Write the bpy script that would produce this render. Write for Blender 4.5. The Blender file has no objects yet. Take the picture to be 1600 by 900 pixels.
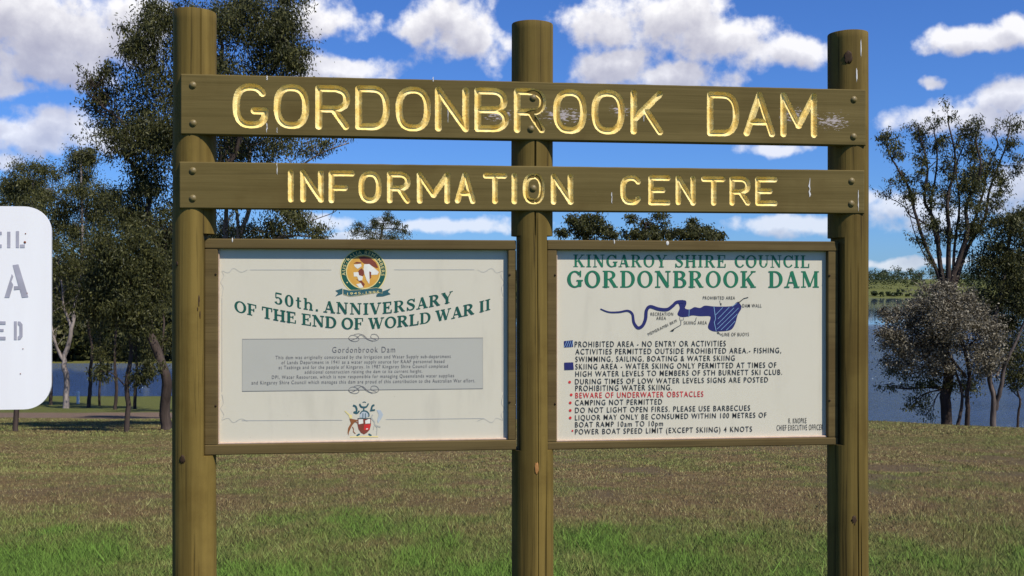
import bpy, bmesh, math, random
import numpy as np
from mathutils import Vector, Matrix, noise as mnoise

# ------------------------------------------------------------------ camera
R = math.radians
SC = bpy.context.scene
COL = SC.collection
F = 1716.0                       # focal length in photo pixels (1600 wide)
EYE = Vector((0, 0, 1.6))
PITCH = math.atan(3 / F)
cam = bpy.data.cameras.new('camera'); cam.sensor_width = 36; cam.lens = F / 1600 * 36
cam.clip_start = .05; cam.clip_end = 20000
camo = bpy.data.objects.new('camera', cam); COL.objects.link(camo)
camo.location = EYE; camo.rotation_euler = (R(90) + PITCH, 0, 0); SC.camera = camo
FW = Vector((0, math.cos(PITCH), math.sin(PITCH))); UP = Vector((0, -math.sin(PITCH), math.cos(PITCH)))

def ray(px, py):
    return (FW + Vector((1, 0, 0)) * ((px - 800) / F) + UP * ((450 - py) / F))

# ------------------------------------------------------------------ light
SUN_EL, SUN_AZ = 51.0, 45.0      # azimuth to the right of straight behind the camera
sd = Vector((math.sin(R(SUN_AZ)) * math.cos(R(SUN_EL)), -math.cos(R(SUN_AZ)) * math.cos(R(SUN_EL)), math.sin(R(SUN_EL))))
sl = bpy.data.lights.new('sun', 'SUN'); sl.energy = 5.0; sl.angle = R(.5); sl.color = (1, .95, .86)
so = bpy.data.objects.new('sun', sl); COL.objects.link(so)
so.rotation_euler = (-sd).to_track_quat('-Z', 'Y').to_euler()
SC.view_settings.view_transform = 'Standard'; SC.view_settings.look = 'None'
SC.view_settings.exposure = 0.16; SC.view_settings.gamma = 1; SC.view_settings.use_curve_mapping = False

W = bpy.data.worlds.new('World'); SC.world = W; W.use_nodes = True
nt = W.node_tree; nt.nodes.clear(); N = nt.nodes; L = nt.links

def nd(tree, typ, **kw):
    n = tree.nodes.new(typ)
    for k, v in kw.items():
        setattr(n, k, v)
    return n

def mth(tree, op, a, b=None, c=None, clamp=False):
    n = tree.nodes.new('ShaderNodeMath'); n.operation = op; n.use_clamp = clamp
    for i, x in enumerate((a, b, c)):
        if x is None: continue
        if isinstance(x, (int, float)): n.inputs[i].default_value = x
        else: tree.links.new(x, n.inputs[i])
    return n.outputs[0]

def vmt(tree, op, a, b=None, scale=None):
    n = tree.nodes.new('ShaderNodeVectorMath'); n.operation = op
    for i, x in enumerate((a, b)):
        if x is None: continue
        if isinstance(x, (tuple, list)): n.inputs[i].default_value = x
        else: tree.links.new(x, n.inputs[i])
    if scale is not None: n.inputs['Scale'].default_value = scale
    return n.outputs['Value'] if op in ('LENGTH', 'DOT_PRODUCT', 'DISTANCE') else n.outputs['Vector']

# cumulus clouds of the sky, by azimuth and elevation (degrees) : read once from photo directions
def azel(px, py):
    r = ray(px, py).normalized()
    return math.degrees(math.atan2(r.x, r.y)), math.degrees(math.asin(r.z))
PXD = math.degrees(1 / F)
CL = [  # px, py, rx, ry  (pixels of the 1600 px photo)
    (70, 45, 95, 62), (150, 60, 85, 50), (20, 20, 80, 60), (95, 105, 75, 28), (215, 40, 60, 45), (-60, 70, 90, 60),
    (90, 192, 50, 28), (50, 215, 85, 22), (150, 217, 60, 18), (15, 142, 38, 15), (5, 250, 25, 14),
    (505, 32, 58, 27), (535, 108, 80, 20),
    (700, 35, 62, 45), (745, 60, 55, 38), (665, 45, 40, 32),
    (960, 108, 70, 30), (1045, 122, 85, 25),
    (945, 38, 68, 34), (1040, 30, 78, 44), (1120, 60, 90, 34), (1225, 82, 70, 24), (1085, 20, 50, 30),
    (1520, 60, 70, 20), (1590, 55, 45, 22),
    (1490, 183, 95, 20), (1580, 150, 45, 32), (1452, 132, 18, 8), (1590, 190, 45, 18),
    (1400, 325, 62, 24), (1460, 340, 50, 18), (1590, 300, 40, 34), (1335, 310, 40, 15),
    (1215, 234, 50, 11), (700, 352, 130, 12), (500, 345, 60, 12), (560, 370, 60, 9), (1240, 350, 90, 14),
    (1400, 413, 60, 8), (1480, 410, 40, 7),
    # outside the frame
    (-350, 60, 180, 60), (-250, 260, 120, 40), (1850, 120, 150, 60), (2000, 330, 140, 40), (1850, -150, 200, 70),
    (400, -260, 220, 80), (1100, -330, 240, 90), (-300, -300, 240, 90),
]
g = bpy.data.node_groups.new('cloud_field', 'ShaderNodeTree')
g.interface.new_socket('P', in_out='INPUT', socket_type='NodeSocketVector')
g.interface.new_socket('D', in_out='OUTPUT', socket_type='NodeSocketFloat')
gi = g.nodes.new('NodeGroupInput'); go = g.nodes.new('NodeGroupOutput')
def noisev(tree, vec, scale, detail=4, rough=.55, typ='FBM'):
    n = tree.nodes.new('ShaderNodeTexNoise'); n.inputs['Scale'].default_value = scale
    n.inputs['Detail'].default_value = detail; n.inputs['Roughness'].default_value = rough
    if vec is not None: tree.links.new(vec, n.inputs['Vector'])
    return n
P0 = gi.outputs['P']
w1 = noisev(g, P0, .55, 3)
warp = vmt(g, 'MULTIPLY', vmt(g, 'SUBTRACT', w1.outputs['Color'], (.5, .5, .5)), (1.5, 1.0, 0))
P1 = vmt(g, 'ADD', P0, warp)
acc = None
for (px, py, rx, ry) in CL:
    a, e = azel(px, py)
    d = vmt(g, 'MULTIPLY', vmt(g, 'SUBTRACT', P1, (a, e, 0)), (1 / (rx * PXD * 1.12), 1 / (ry * PXD * 1.12), 0))
    f = mth(g, 'SUBTRACT', 1.0, vmt(g, 'LENGTH', d))
    acc = f if acc is None else mth(g, 'SMOOTH_MAX', acc, f, .25)
n1 = noisev(g, P0, .62, 7, .56)
n2 = mth(g, 'MULTIPLY', mth(g, 'SUBTRACT', n1.outputs['Fac'], .5), 2.1)
g.links.new(mth(g, 'ADD', acc, n2), go.inputs['D'])

tc = nd(nt, 'ShaderNodeTexCoord'); sx = nd(nt, 'ShaderNodeSeparateXYZ')
nrm = vmt(nt, 'NORMALIZE', tc.outputs['Generated']); L.new(nrm, sx.inputs[0])
az = mth(nt, 'MULTIPLY', mth(nt, 'ARCTAN2', sx.outputs[0], sx.outputs[1]), 180 / math.pi)
el = mth(nt, 'MULTIPLY', mth(nt, 'ARCSINE', sx.outputs[2]), 180 / math.pi)
cx = nd(nt, 'ShaderNodeCombineXYZ'); L.new(az, cx.inputs[0]); L.new(el, cx.inputs[1])
pv = cx.outputs[0]
def field(v):
    q = nd(nt, 'ShaderNodeGroup'); q.node_tree = g; L.new(v, q.inputs[0]); return q.outputs[0]
f0 = field(pv); f1 = field(vmt(nt, 'ADD', pv, (.25, .75, 0))); f2 = field(vmt(nt, 'ADD', pv, (.7, 2.0, 0)))
def smooth(tree, x, lo, hi):
    n = tree.nodes.new('ShaderNodeMapRange'); n.interpolation_type = 'SMOOTHSTEP'
    n.inputs['From Min'].default_value = lo; n.inputs['From Max'].default_value = hi
    tree.links.new(x, n.inputs['Value']); return n.outputs['Result']
dens = smooth(nt, f0, -.20, .50)
od = mth(nt, 'ADD', mth(nt, 'MULTIPLY', mth(nt, 'MAXIMUM', f1, 0.0), 1.25), mth(nt, 'MULTIPLY', mth(nt, 'MAXIMUM', f2, 0.0), .8))
shade = mth(nt, 'SUBTRACT', 1.0, mth(nt, 'EXPONENT', mth(nt, 'MULTIPLY', od, -.80)))
def mixc(tree, fac, a, b, blend='MIX'):
    n = tree.nodes.new('ShaderNodeMix'); n.data_type = 'RGBA'; n.blend_type = blend; n.clamp_factor = True
    for s, x in ((n.inputs[0], fac), (n.inputs[6], a), (n.inputs[7], b)):
        if isinstance(x, (int, float)): s.default_value = x
        elif isinstance(x, tuple): s.default_value = (*x, 1) if len(x) == 3 else x
        else: tree.links.new(x, s)
    return n.outputs[2]
sky = nd(nt, 'ShaderNodeTexSky'); sky.sky_type = 'NISHITA'; sky.sun_disc = False
sky.sun_elevation = R(SUN_EL); sky.sun_rotation = R(180 - SUN_AZ)
sky.altitude = 400; sky.air_density = 1.0; sky.dust_density = .35; sky.ozone_density = 2.2
SKYS = .07
skyc = mixc(nt, 1.0, sky.outputs[0], (.50, .88, 1.62), 'MULTIPLY')
ccol = mixc(nt, shade, (.92 / SKYS, .91 / SKYS, .93 / SKYS), (.30 / SKYS, .30 / SKYS, .41 / SKYS))
hz = smooth(nt, el, 0.0, 16.0)
dens2 = mth(nt, 'MULTIPLY', dens, mth(nt, 'ADD', .6, mth(nt, 'MULTIPLY', hz, .4)))
bg = nd(nt, 'ShaderNodeBackground'); bg.inputs[1].default_value = SKYS
L.new(mixc(nt, dens2, skyc, ccol), bg.inputs[0])
wo = nd(nt, 'ShaderNodeOutputWorld'); L.new(bg.outputs[0], wo.inputs[0])
W.cycles.sampling_method = 'MANUAL'; W.cycles.sample_map_resolution = 1024

# ------------------------------------------------------------------ helpers
def obj(name, verts, faces, mat, parent=None, smooth_=False):
    m = bpy.data.meshes.new(name); m.from_pydata([tuple(v) for v in verts], [], faces)
    if mat is not None:
        for x in (mat if isinstance(mat, (list, tuple)) else [mat]): m.materials.append(x)
    if smooth_: m.polygons.foreach_set('use_smooth', [True] * len(m.polygons))
    m.update()
    o = bpy.data.objects.new(name, m); COL.objects.link(o)
    if parent is not None: o.parent = parent
    return o

def npmesh(name, V, Q, mat, parent=None, smooth_=False, k=4):
    """mesh from numpy arrays: V (n,3), Q (m,k)"""
    m = bpy.data.meshes.new(name)
    m.vertices.add(len(V)); m.vertices.foreach_set('co', np.asarray(V, np.float32).ravel())
    m.loops.add(len(Q) * k); m.loops.foreach_set('vertex_index', np.asarray(Q, np.int32).ravel())
    m.polygons.add(len(Q)); m.polygons.foreach_set('loop_start', np.arange(0, len(Q) * k, k, dtype=np.int32))
    m.polygons.foreach_set('loop_total', np.full(len(Q), k, np.int32))
    if smooth_: m.polygons.foreach_set('use_smooth', np.ones(len(Q), bool))
    if mat is not None: m.materials.append(mat)
    m.update(calc_edges=True)
    o = bpy.data.objects.new(name, m); COL.objects.link(o)
    if parent is not None: o.parent = parent
    return o

def empty(name, loc, label, cat, group=None):
    o = bpy.data.objects.new(name, None); COL.objects.link(o); o.location = loc
    o.empty_display_size = .2
    o['label'] = label; o['category'] = cat
    if group: o['group'] = group
    return o

def hsh(ix, iy, s):
    n = (ix.astype(np.int64) * 374761393 + iy.astype(np.int64) * 668265263 + s * 1442695041) & 0x7fffffff
    n = ((n ^ (n >> 13)) * 1274126177) & 0x7fffffff
    return ((n ^ (n >> 16)) & 0xffff) / 65535.0
def vnoise(x, y, s=0):
    x = np.asarray(x, float); y = np.asarray(y, float)
    ix = np.floor(x); iy = np.floor(y); fx = x - ix; fy = y - iy
    fx = fx * fx * (3 - 2 * fx); fy = fy * fy * (3 - 2 * fy)
    a = hsh(ix, iy, s); b = hsh(ix + 1, iy, s); c = hsh(ix, iy + 1, s); d = hsh(ix + 1, iy + 1, s)
    return (a * (1 - fx) + b * fx) * (1 - fy) + (c * (1 - fx) + d * fx) * fy
def fbm(x, y, s=0, o=4):
    t = 0; a = .5; tot = 0
    for i in range(o):
        t = t + a * vnoise(np.asarray(x) * 2 ** i, np.asarray(y) * 2 ** i, s + i * 17); tot += a; a *= .5
    return t / tot
def sstep(x, a, b):
    t = np.clip((np.asarray(x, float) - a) / (b - a), 0, 1); return t * t * (3 - 2 * t)

def newmat(name):
    m = bpy.data.materials.new(name); m.use_nodes = True
    t = m.node_tree; b = t.nodes['Principled BSDF']
    return m, t, b
def setc(s, c): s.default_value = (*c, 1)
def flat(name, col, rough=.6, spec=.3, metal=0, var=.12, scale=30):
    m, t, b = newmat(name)
    co = t.nodes.new('ShaderNodeTexCoord')
    n = noisev(t, co.outputs['Object'], scale, 4)
    c = mixc(t, n.outputs['Fac'], tuple(x * (1 - var) for x in col), tuple(min(1, x * (1 + var)) for x in col))
    t.links.new(c, b.inputs['Base Color']); b.inputs['Roughness'].default_value = rough
    b.inputs['Specular IOR Level'].default_value = spec; b.inputs['Metallic'].default_value = metal
    return m
def bump(t, b, h, strength, dist):
    n = t.nodes.new('ShaderNodeBump'); n.inputs['Strength'].default_value = strength; n.inputs['Distance'].default_value = dist
    t.links.new(h, n.inputs['Height']); t.links.new(n.outputs[0], b.inputs['Normal'])
def mapped(t, co, scale):
    n = t.nodes.new('ShaderNodeMapping'); n.inputs['Scale'].default_value = scale
    t.links.new(co, n.inputs[0]); return n.outputs[0]

# ------------------------------------------------------------------ terrain
LAKE = 1.6 - 7.6
def drop(x, y):
    x = np.asarray(x, float); y = np.asarray(y, float)
    yy = np.maximum(y, 1)
    t = x / yy
    base = np.interp(y, [-80, -10, 5, 8, 11, 15, 25, 43], [.9, 1.5, 1.6, 1.74, 2.02, 2.48, 3.45, 5.12])
    l = np.interp(y, [43, 50, 60, 79, 90, 100], [5.12, 5.8, 6.5, 7.6, 8.6, 9.5])
    r = np.interp(y, [43, 46, 55, 65, 100], [5.12, 5.5, 7.6, 9, 9.5])
    k = sstep(x, -8, 10)
    d = np.where(y < 43, base, l * (1 - k) + r * k)
    d = d + .05 * np.maximum(0, x - 14) * sstep(y, 22, 40) * (x < 200)
    df = 113 + (1080 - 113) * sstep(t, -.22, .02)
    df = df * (1 + .05 * (fbm(x / 60, y / 60, 5) - .5))
    d = np.where(y > 79, np.maximum(d, np.minimum(9.5, 7.6 + (df - y) * .3)), d)
    s = y - df
    far = 7.6 - np.where(s > 0, np.minimum(s * .05, 2) + np.maximum(0, s - 40) * .035, 0)
    far = np.maximum(far, -14 - 10 * fbm(x / 300, y / 300, 9))
    d = np.where((y > 79) & (s > 0), far, d)
    d = np.where(np.abs(t) > 1.2, np.minimum(d, np.where(y > 30, 5.0, d)), d)
    return d
def ground(x, y):
    n = (fbm(np.asarray(x) / 2.2, np.asarray(y) / 2.2, 3) - .5) * .10
    return 1.6 - drop(x, y) + n
def hit(px, py):
    """first point of the ground along a photo direction"""
    r = ray(px, py)
    ts = np.concatenate([np.linspace(2, 130, 1281), np.linspace(131, 1500, 1370)])
    z = 1.6 + r.z * ts - ground(r.x * ts, r.y * ts)
    i = np.argmax(z <= 0)
    if z[i] > 0: i = len(ts) - 1
    t = ts[i]
    return Vector((r.x * t, r.y * t, float(ground(r.x * t, r.y * t))))

def green(x, y):
    a = fbm(x / .9, y / 1.8, 21); b = fbm(x / .22, y / .5, 33); c = fbm(x / 2.6, y / 5, 44)
    near = sstep(8.75 + (a - .5) * 2.8 - .40 * np.maximum(0, x - .8) + (c - .5) * 1.4, y - 1.3, y + 1.6)
    mid = .03 + .30 * sstep(.4 * c + .6 * a + .35 * (b - .5), .40, .68)
    far = .27 + .5 * (c - .5)
    k = sstep(y, 17, 30)
    r = mid * (1 - k) + far * k
    r = np.maximum(near * (.72 + .5 * (b - .4)), r * (1 - near))
    return np.clip(r + (b - .5) * .6, 0, 1)

def bare(x, y):
    n = fbm(x / .9, y / 2.2, 91, 5)
    return sstep(n, .56, .66) * sstep(y, 9.2, 10.5) * (1 - sstep(y, 19, 24)) * (.45 + .55 * sstep(x, -1, 2))
def grassmat(name, blade):
    m, t, b = newmat(name)
    at = t.nodes.new('ShaderNodeAttribute'); at.attribute_name = 'green'
    geo = t.nodes.new('ShaderNodeNewGeometry')
    co = t.nodes.new('ShaderNodeTexCoord')
    n = noisev(t, co.outputs['Object'], 3.0 if blade else 9, 6, .65)
    n2 = noisev(t, co.outputs['Object'], 55, 3, .7)
    if blade:
        rnd = geo.outputs['Random Per Island']
    else:
        rnd = n2.outputs['Fac']
    dry = mixc(t, rnd, (.115, .075, .033), (.31, .222, .102))
    dry = mixc(t, smooth(t, n.outputs['Fac'], .4, .68), dry, (.15, .10, .052))
    if blade: dry = mixc(t, smooth(t, rnd, .80, .97), dry, (.50, .41, .21))
    gr = mixc(t, rnd, (.05, .115, .014), (.14, .24, .04))
    fac = mth(t, 'ADD', at.outputs['Fac'], mth(t, 'MULTIPLY', mth(t, 'SUBTRACT', rnd, .5), .5), clamp=True)
    c = mixc(t, fac, dry, gr)
    if not blade:
        c = mixc(t, 1.0, c, (.78, .75, .66), 'MULTIPLY')
        ba = t.nodes.new('ShaderNodeAttribute'); ba.attribute_name = 'bare'
        c = mixc(t, mth(t, 'MULTIPLY', ba.outputs['Fac'], .65), c, mixc(t, n2.outputs['Fac'], (.085, .058, .030), (.19, .135, .072)))
        # dirt track across the left of the bank
        sp = t.nodes.new('ShaderNodeAttribute'); sp.attribute_name = 'track'
        c = mixc(t, sp.outputs['Fac'], c, mixc(t, n.outputs['Fac'], (.15, .10, .068), (.22, .155, .11)))
        bump(t, b, n2.outputs['Fac'], .9, .05)
    if blade:      # short leaves: soften the facet normals towards the lawn's own
        t.links.new(vmt(t, 'NORMALIZE', vmt(t, 'ADD', vmt(t, 'SCALE', geo.outputs['Normal'], None, .55), (0, 0, .8))), b.inputs['Normal'])
    t.links.new(c, b.inputs['Base Color'])
    b.inputs['Roughness'].default_value = .8; b.inputs['Specular IOR Level'].default_value = .12
    return m

def grid_axis(fine_lo, fine_hi, step, lo, hi, k=1.12):
    a = list(np.arange(fine_lo, fine_hi, step)); s = step; v = a[-1]
    while v < hi: s *= k; v += s; a.append(v)
    s = step; v = a[0]; pre = []
    while v > lo: s *= k; v -= s; pre.append(v)
    return np.array(pre[::-1] + a)
ys = grid_axis(-6, 62, .25, -300, 6000, 1.05); xs = grid_axis(-27, 27, .3, -6000, 6000, 1.07)
GX, GY = np.meshgrid(xs, ys)
GZ = ground(GX, GY)
V = np.stack([GX, GY, GZ], -1).reshape(-1, 3)
ny, nx = GX.shape
idx = np.arange(ny * nx).reshape(ny, nx)
Q = np.stack([idx[:-1, :-1], idx[:-1, 1:], idx[1:, 1:], idx[1:, :-1]], -1).reshape(-1, 4)
M_ground = grassmat('ground_turf', False)
gr = npmesh('ground', V, Q, M_ground, None, True)
gr['kind'] = 'structure'
def fattr(o, name, vals):
    a = o.data.attributes.new(name, 'FLOAT', 'POINT'); a.data.foreach_set('value', np.asarray(vals, np.float32).ravel())
gg = green(GX, GY); gg = np.where(GY > 79, .45 + .35 * (fbm(GX / 40, GY / 40, 3) - .5), gg)
gg = np.where((GY > 55) & (GY <= 79) & (GX < -3), .52, gg); gg = np.where(GY > 1000, np.maximum(gg, .52), gg)
fattr(gr, 'green', gg); fattr(gr, 'bare', bare(GX, GY))
trk = sstep(GY + (fbm(GX / 4, GY / 4, 8) - .5) * 3, 47, 48.5) * (1 - sstep(GY + (fbm(GX / 4, GY / 4, 18) - .5) * 3, 54, 56)) * (1 - sstep(GX, -6, 0))
fattr(gr, 'track', trk)

# lake
m, t, b = newmat('lake_water')
co = t.nodes.new('ShaderNodeTexCoord')
wv = noisev(t, mapped(t, co.outputs['Object'], (1.0, 2.2, 1)), 1.7, 5, .62)
wv2 = noisev(t, mapped(t, co.outputs['Object'], (.06, .2, 1)), 1.0, 3, .5)
sy = t.nodes.new('ShaderNodeSeparateXYZ'); t.links.new(co.outputs['Object'], sy.inputs[0])
calm = smooth(t, sy.outputs[1], 195, 245)
st = mth(t, 'MULTIPLY', mth(t, 'SUBTRACT', 1.0, mth(t, 'MULTIPLY', calm, .998)), mth(t, 'ADD', .5, wv2.outputs['Fac']))
bn = t.nodes.new('ShaderNodeBump'); bn.inputs['Distance'].default_value = .5
t.links.new(st, bn.inputs['Strength']); t.links.new(wv.outputs['Fac'], bn.inputs['Height']); t.links.new(bn.outputs[0], b.inputs['Normal'])
setc(b.inputs['Base Color'], (.045, .085, .19)); b.inputs['Roughness'].default_value = .03; b.inputs['IOR'].default_value = 1.333
M_water = m
lk = obj('lake', [(-2500, 46, LAKE), (2500, 46, LAKE), (2500, 2600, LAKE), (-2500, 2600, LAKE)], [(0, 1, 2, 3)], M_water)
lk['kind'] = 'structure'

# grass blades
def blades(n, d0, d1, hlo, hhi, wlo, whi, seed, power=1.0):
    rs = np.random.RandomState(seed)
    u = rs.rand(n)
    d = d0 * (d1 / d0) ** (u ** power)
    x = (rs.rand(n) * 2 - 1) * .72 * d
    k = ~((x > -1.4) & (x < 1.6) & (np.abs(d - 4.05) < .12))
    k &= rs.rand(n) > .85 * bare(x, d)
    x = x[k]; d = d[k]; n = len(x)
    z = ground(x, d) - .006
    a = rs.rand(n) * 2 * math.pi
    g0 = green(x, d)
    clump = .55 + .9 * fbm(x / .35, d / .35, 71)
    h = (hlo + (hhi - hlo) * rs.rand(n)) * clump * (.65 + .6 * g0)
    w = (wlo + (whi - wlo) * rs.rand(n)) * .5
    dx = np.cos(a) * w; dy = np.sin(a) * w
    b_ = rs.rand(n) * 2 * math.pi; le = (.25 + .9 * rs.rand(n)) * h
    tx = np.cos(b_) * le; ty = np.sin(b_) * le
    V = np.empty((n, 3, 3))
    V[:, 0] = np.stack([x - dx, d - dy, z], -1); V[:, 1] = np.stack([x + dx, d + dy, z], -1)
    V[:, 2] = np.stack([x + tx, d + ty, z + h], -1)
    return V, np.repeat(g0, 3)
parts = [blades(5000, 4.8, 14, .06, .13, .004, .008, 9), blades(430000, 4.6, 15, .016, .048, .003, .007, 1), blades(340000, 14, 30, .018, .05, .006, .014, 2), blades(120000, 28, 47, .03, .07, .014, .032, 3)]
GV = np.concatenate([p[0] for p in parts]).reshape(-1, 3); GA = np.concatenate([p[1] for p in parts])
gs = npmesh('grass', GV, np.arange(len(GV)).reshape(-1, 3), grassmat('grass_blades', True), None, False, 3)
fattr(gs, 'green', GA); gs['kind'] = 'stuff'
gs['label'] = 'short green and dry brown grass covering the bank'; gs['category'] = 'grass'

# ------------------------------------------------------------------ wood materials
def wood(name, c0, c1, axis, crack=.5):
    m, t, b = newmat(name)
    co = t.nodes.new('ShaderNodeTexCoord'); oc = co.outputs['Object']
    s = (22, 22, .9) if axis == 'z' else (.9, 22, 22)
    s2 = (70, 70, 1.3) if axis == 'z' else (1.3, 70, 70)
    n1 = noisev(t, mapped(t, oc, s), 1, 6, .6); n2 = noisev(t, mapped(t, oc, s2), 1, 4, .6); n3 = noisev(t, oc, 4, 5, .6)
    c = mixc(t, smooth(t, n1.outputs['Fac'], .3, .7), c0, c1)
    c = mixc(t, mth(t, 'MULTIPLY', smooth(t, n3.outputs['Fac'], .45, .75), .6), c, tuple(x * f for x, f in zip(c0, (.8, .72, .6))))
    c = mixc(t, mth(t, 'MULTIPLY', smooth(t, n2.outputs['Fac'], .58, .70), crack), c, tuple(x * .28 for x in c0))
    return m, t, b, c, oc, n1, n2
def finish(t, b, c, n1, n2, rough=.62, bs=.35):
    rough = .78
    t.links.new(c, b.inputs['Base Color']); b.inputs['Roughness'].default_value = rough; b.inputs['Specular IOR Level'].default_value = .16
    h = mth(t, 'ADD', mth(t, 'MULTIPLY', n1.outputs['Fac'], .6), mth(t, 'MULTIPLY', n2.outputs['Fac'], -.6))
    bump(t, b, h, bs, .006)
def spots(t, c, oc, lst, scale_noise=60):
    """flaked bare patches: (x, z, rx, rz) in the board's own coordinates"""
    n = noisev(t, mapped(t, oc, (.40, 1, 1.5)), scale_noise * 1.9, 5, .72)
    acc = None
    for (x, z, rx, rz) in lst:
        d = vmt(t, 'MULTIPLY', vmt(t, 'SUBTRACT', oc, (x, 0, z)), (1 / rx, 0, 1 / rz))
        f = mth(t, 'SUBTRACT', 1.0, vmt(t, 'LENGTH', d))
        acc = f if acc is None else mth(t, 'MAXIMUM', acc, f)
    k = smooth(t, mth(t, 'ADD', mth(t, 'MULTIPLY', acc, .26), n.outputs['Fac']), .69, .73)
    return mixc(t, mth(t, 'MULTIPLY', k, smooth(t, acc, -.02, .1)), c, (.42, .36, .34))
POSTC = ((.106, .071, .016), (.190, .129, .031))
BOARDC = ((.106, .077, .023), (.142, .104, .034))
M_post = []
for i, kf in enumerate((1.05, .95, .9)):
    m, t, b, c, oc, n1, n2 = wood('post_wood_%d' % i, tuple(x * kf for x in POSTC[0]), tuple(x * kf for x in POSTC[1]), 'z', .8)
    finish(t, b, c, n1, n2, .6, .5); M_post.append(m)
m, t, b, c, oc, n1, n2 = wood('frame_wood', (.096, .066, .024), (.130, .092, .034), 'x', .35); finish(t, b, c, n1, n2, .65, .4); M_frame = m
m, t, b, c, oc, n1, n2 = wood('post_end_grain', (.07, .05, .03), (.11, .08, .05), 'x', .5); finish(t, b, c, n1, n2, .8, .4); M_end = m

# ------------------------------------------------------------------ the sign : local axes u (along), n (to viewer), z
D1 = 3.9; D2 = D1 * 1.075
SX1, SX2 = (303.5 - 800) / F * D1, (1324.5 - 800) / F * D2
YAW = math.atan2(D2 - D1, SX2 - SX1)
O0 = Vector((SX1, D1, 0)); EU = Vector((math.cos(YAW), math.sin(YAW), 0)); EN = Vector((math.sin(YAW), -math.cos(YAW), 0))
SIGN = empty('information_sign', O0, 'olive timber information centre sign on three round posts with gold carved lettering', 'sign')
SIGN.rotation_euler = (0, 0, YAW)          # local x = u, local -y = n (towards the viewer), local z up
def uz(px, py, n=0.0):
    """where the photo ray meets the sign's plane n metres in front of the post axis -> local (u, z)"""
    r = ray(px, py)
    p0 = O0 + EN * n
    s = (p0 - EYE).dot(EN) / r.dot(EN)
    p = EYE + r * s - O0
    return p.dot(EU), p.z
def sobj(name, verts, faces, mat, parent=SIGN, sm=False):
    return obj(name, verts, faces, mat, parent, sm)

def box(u0, u1, n0, n1, z0, z1, bev=.003):
    bm = bmesh.new(); bmesh.ops.create_cube(bm, size=1)
    for v in bm.verts:
        v.co = (u0 + (v.co.x + .5) * (u1 - u0), -(n0 + (.5 - v.co.y) * (n1 - n0)), z0 + (v.co.z + .5) * (z1 - z0))
    if bev: bmesh.ops.bevel(bm, geom=bm.edges[:], offset=bev, segments=2, affect='EDGES', profile=.5)
    return bm
def bmobj(name, bm, mat, parent=None, sm=False):
    m = bpy.data.meshes.new(name); bm.to_mesh(m); bm.free()
    if mat: m.materials.append(mat)
    if sm: m.polygons.foreach_set('use_smooth', [True] * len(m.polygons))
    o = bpy.data.objects.new(name, m); COL.objects.link(o)
    if parent is not None: o.parent = parent
    return o
def boxes(lst, bev=.003):
    tot = bmesh.new()
    for a in lst:
        b2 = box(*a, bev=bev); me = bpy.data.meshes.new('tmp'); b2.to_mesh(me); b2.free(); tot.from_mesh(me); bpy.data.meshes.remove(me)
    return tot

PR = .0755
NF = .034                                # front of the notice frames
NB = .080                                # front of the carved boards
zft, zfb = uz(560, 372, NF)[1], uz(560, 706, NF)[1]
def post(name, px, toppx, clip, cracks, mat, seed, tilt):
    """round post, notched where the notice frames are let in; drying cracks are V cuts"""
    rs = random.Random(seed)
    u0 = uz(px, 450)[0]
    ztop = uz(px, toppx, 0)[1]
    zn0, zn1 = zfb - .004, zft + .012
    zs = [-.5] + list(np.arange(-.4, ztop - .02, .05)) + [ztop - .003, ztop]
    zs = [z for z in zs if abs(z - zn0) > .01 and abs(z - zn1) > .01]
    rows = [(z, zn0 < z < zn1) for z in zs] + [(zn0 - 1e-4, False), (zn0, True), (zn1, True), (zn1 + 1e-4, False)]
    rows.sort()
    ang = [2 * math.pi * i / 56 for i in range(56)]
    ca = {}
    for (a, dep, za, zb) in cracks:
        ang = [x for x in ang if abs(x - a) > .06] + [a - .045, a, a + .045]; ca[a] = (dep, za, zb)
    ang.sort(); n = len(ang)
    verts = []; faces = []
    ph = rs.random() * 6
    for (z, cut) in rows:
        wob = .0012 * math.sin(z * 3 + ph); sc = 1 - (.018 if z == ztop else .0) + .012 * (ztop - z) / 2.6
        for a in ang:
            r = PR * sc * (1 + .012 * math.sin(2 * a + ph) + .006 * math.sin(5 * a + z))
            aa = a
            if a in ca:
                dep, za, zb = ca[a]
                e = min((z - za) / .12, (zb - z) / .12, 1)
                if e > 0: r -= dep * e
                aa = a + .05 * math.sin(z * 2.1 + ph)
            x = r * math.sin(aa); y = r * math.cos(aa)          # a = 0 faces the viewer
            if cut:
                if clip[0] is not None: x = max(x, clip[0])
                if clip[1] is not None: x = min(x, clip[1])
            zz = z + (tilt[0] * x + tilt[1] * y if z >= ztop - .007 else 0)
            verts.append((u0 + x + wob, -y, zz))
    for i in range(len(rows) - 1):
        for j in range(n):
            faces.append((i * n + (j + 1) % n, i * n + j, (i + 1) * n + j, (i + 1) * n + (j + 1) % n))
    k = len(rows) - 1
    faces.append([k * n + j for j in range(n)][::-1])
    o = sobj(name, verts, faces, [mat, M_end])
    o.data.polygons[len(faces) - 1].material_index = 1
    sm = [True] * (len(faces)); sm[-1] = False
    for i in range(len(rows) - 1):
        if rows[i][1] or rows[i + 1][1] :
            pass
    o.data.polygons.foreach_set('use_smooth', sm)
    bmx = bmesh.new(); bmx.from_mesh(o.data)
    for e in bmx.edges:
        if len(e.link_faces) == 2 and e.calc_face_angle(0) > R(32): e.smooth = False
    bmesh.ops.recalc_face_normals(bmx, faces=bmx.faces); bmx.to_mesh(o.data); bmx.free()
    return o, u0
u_a = uz(321, 500, NF)[0] - uz(303.5, 450)[0]
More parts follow.
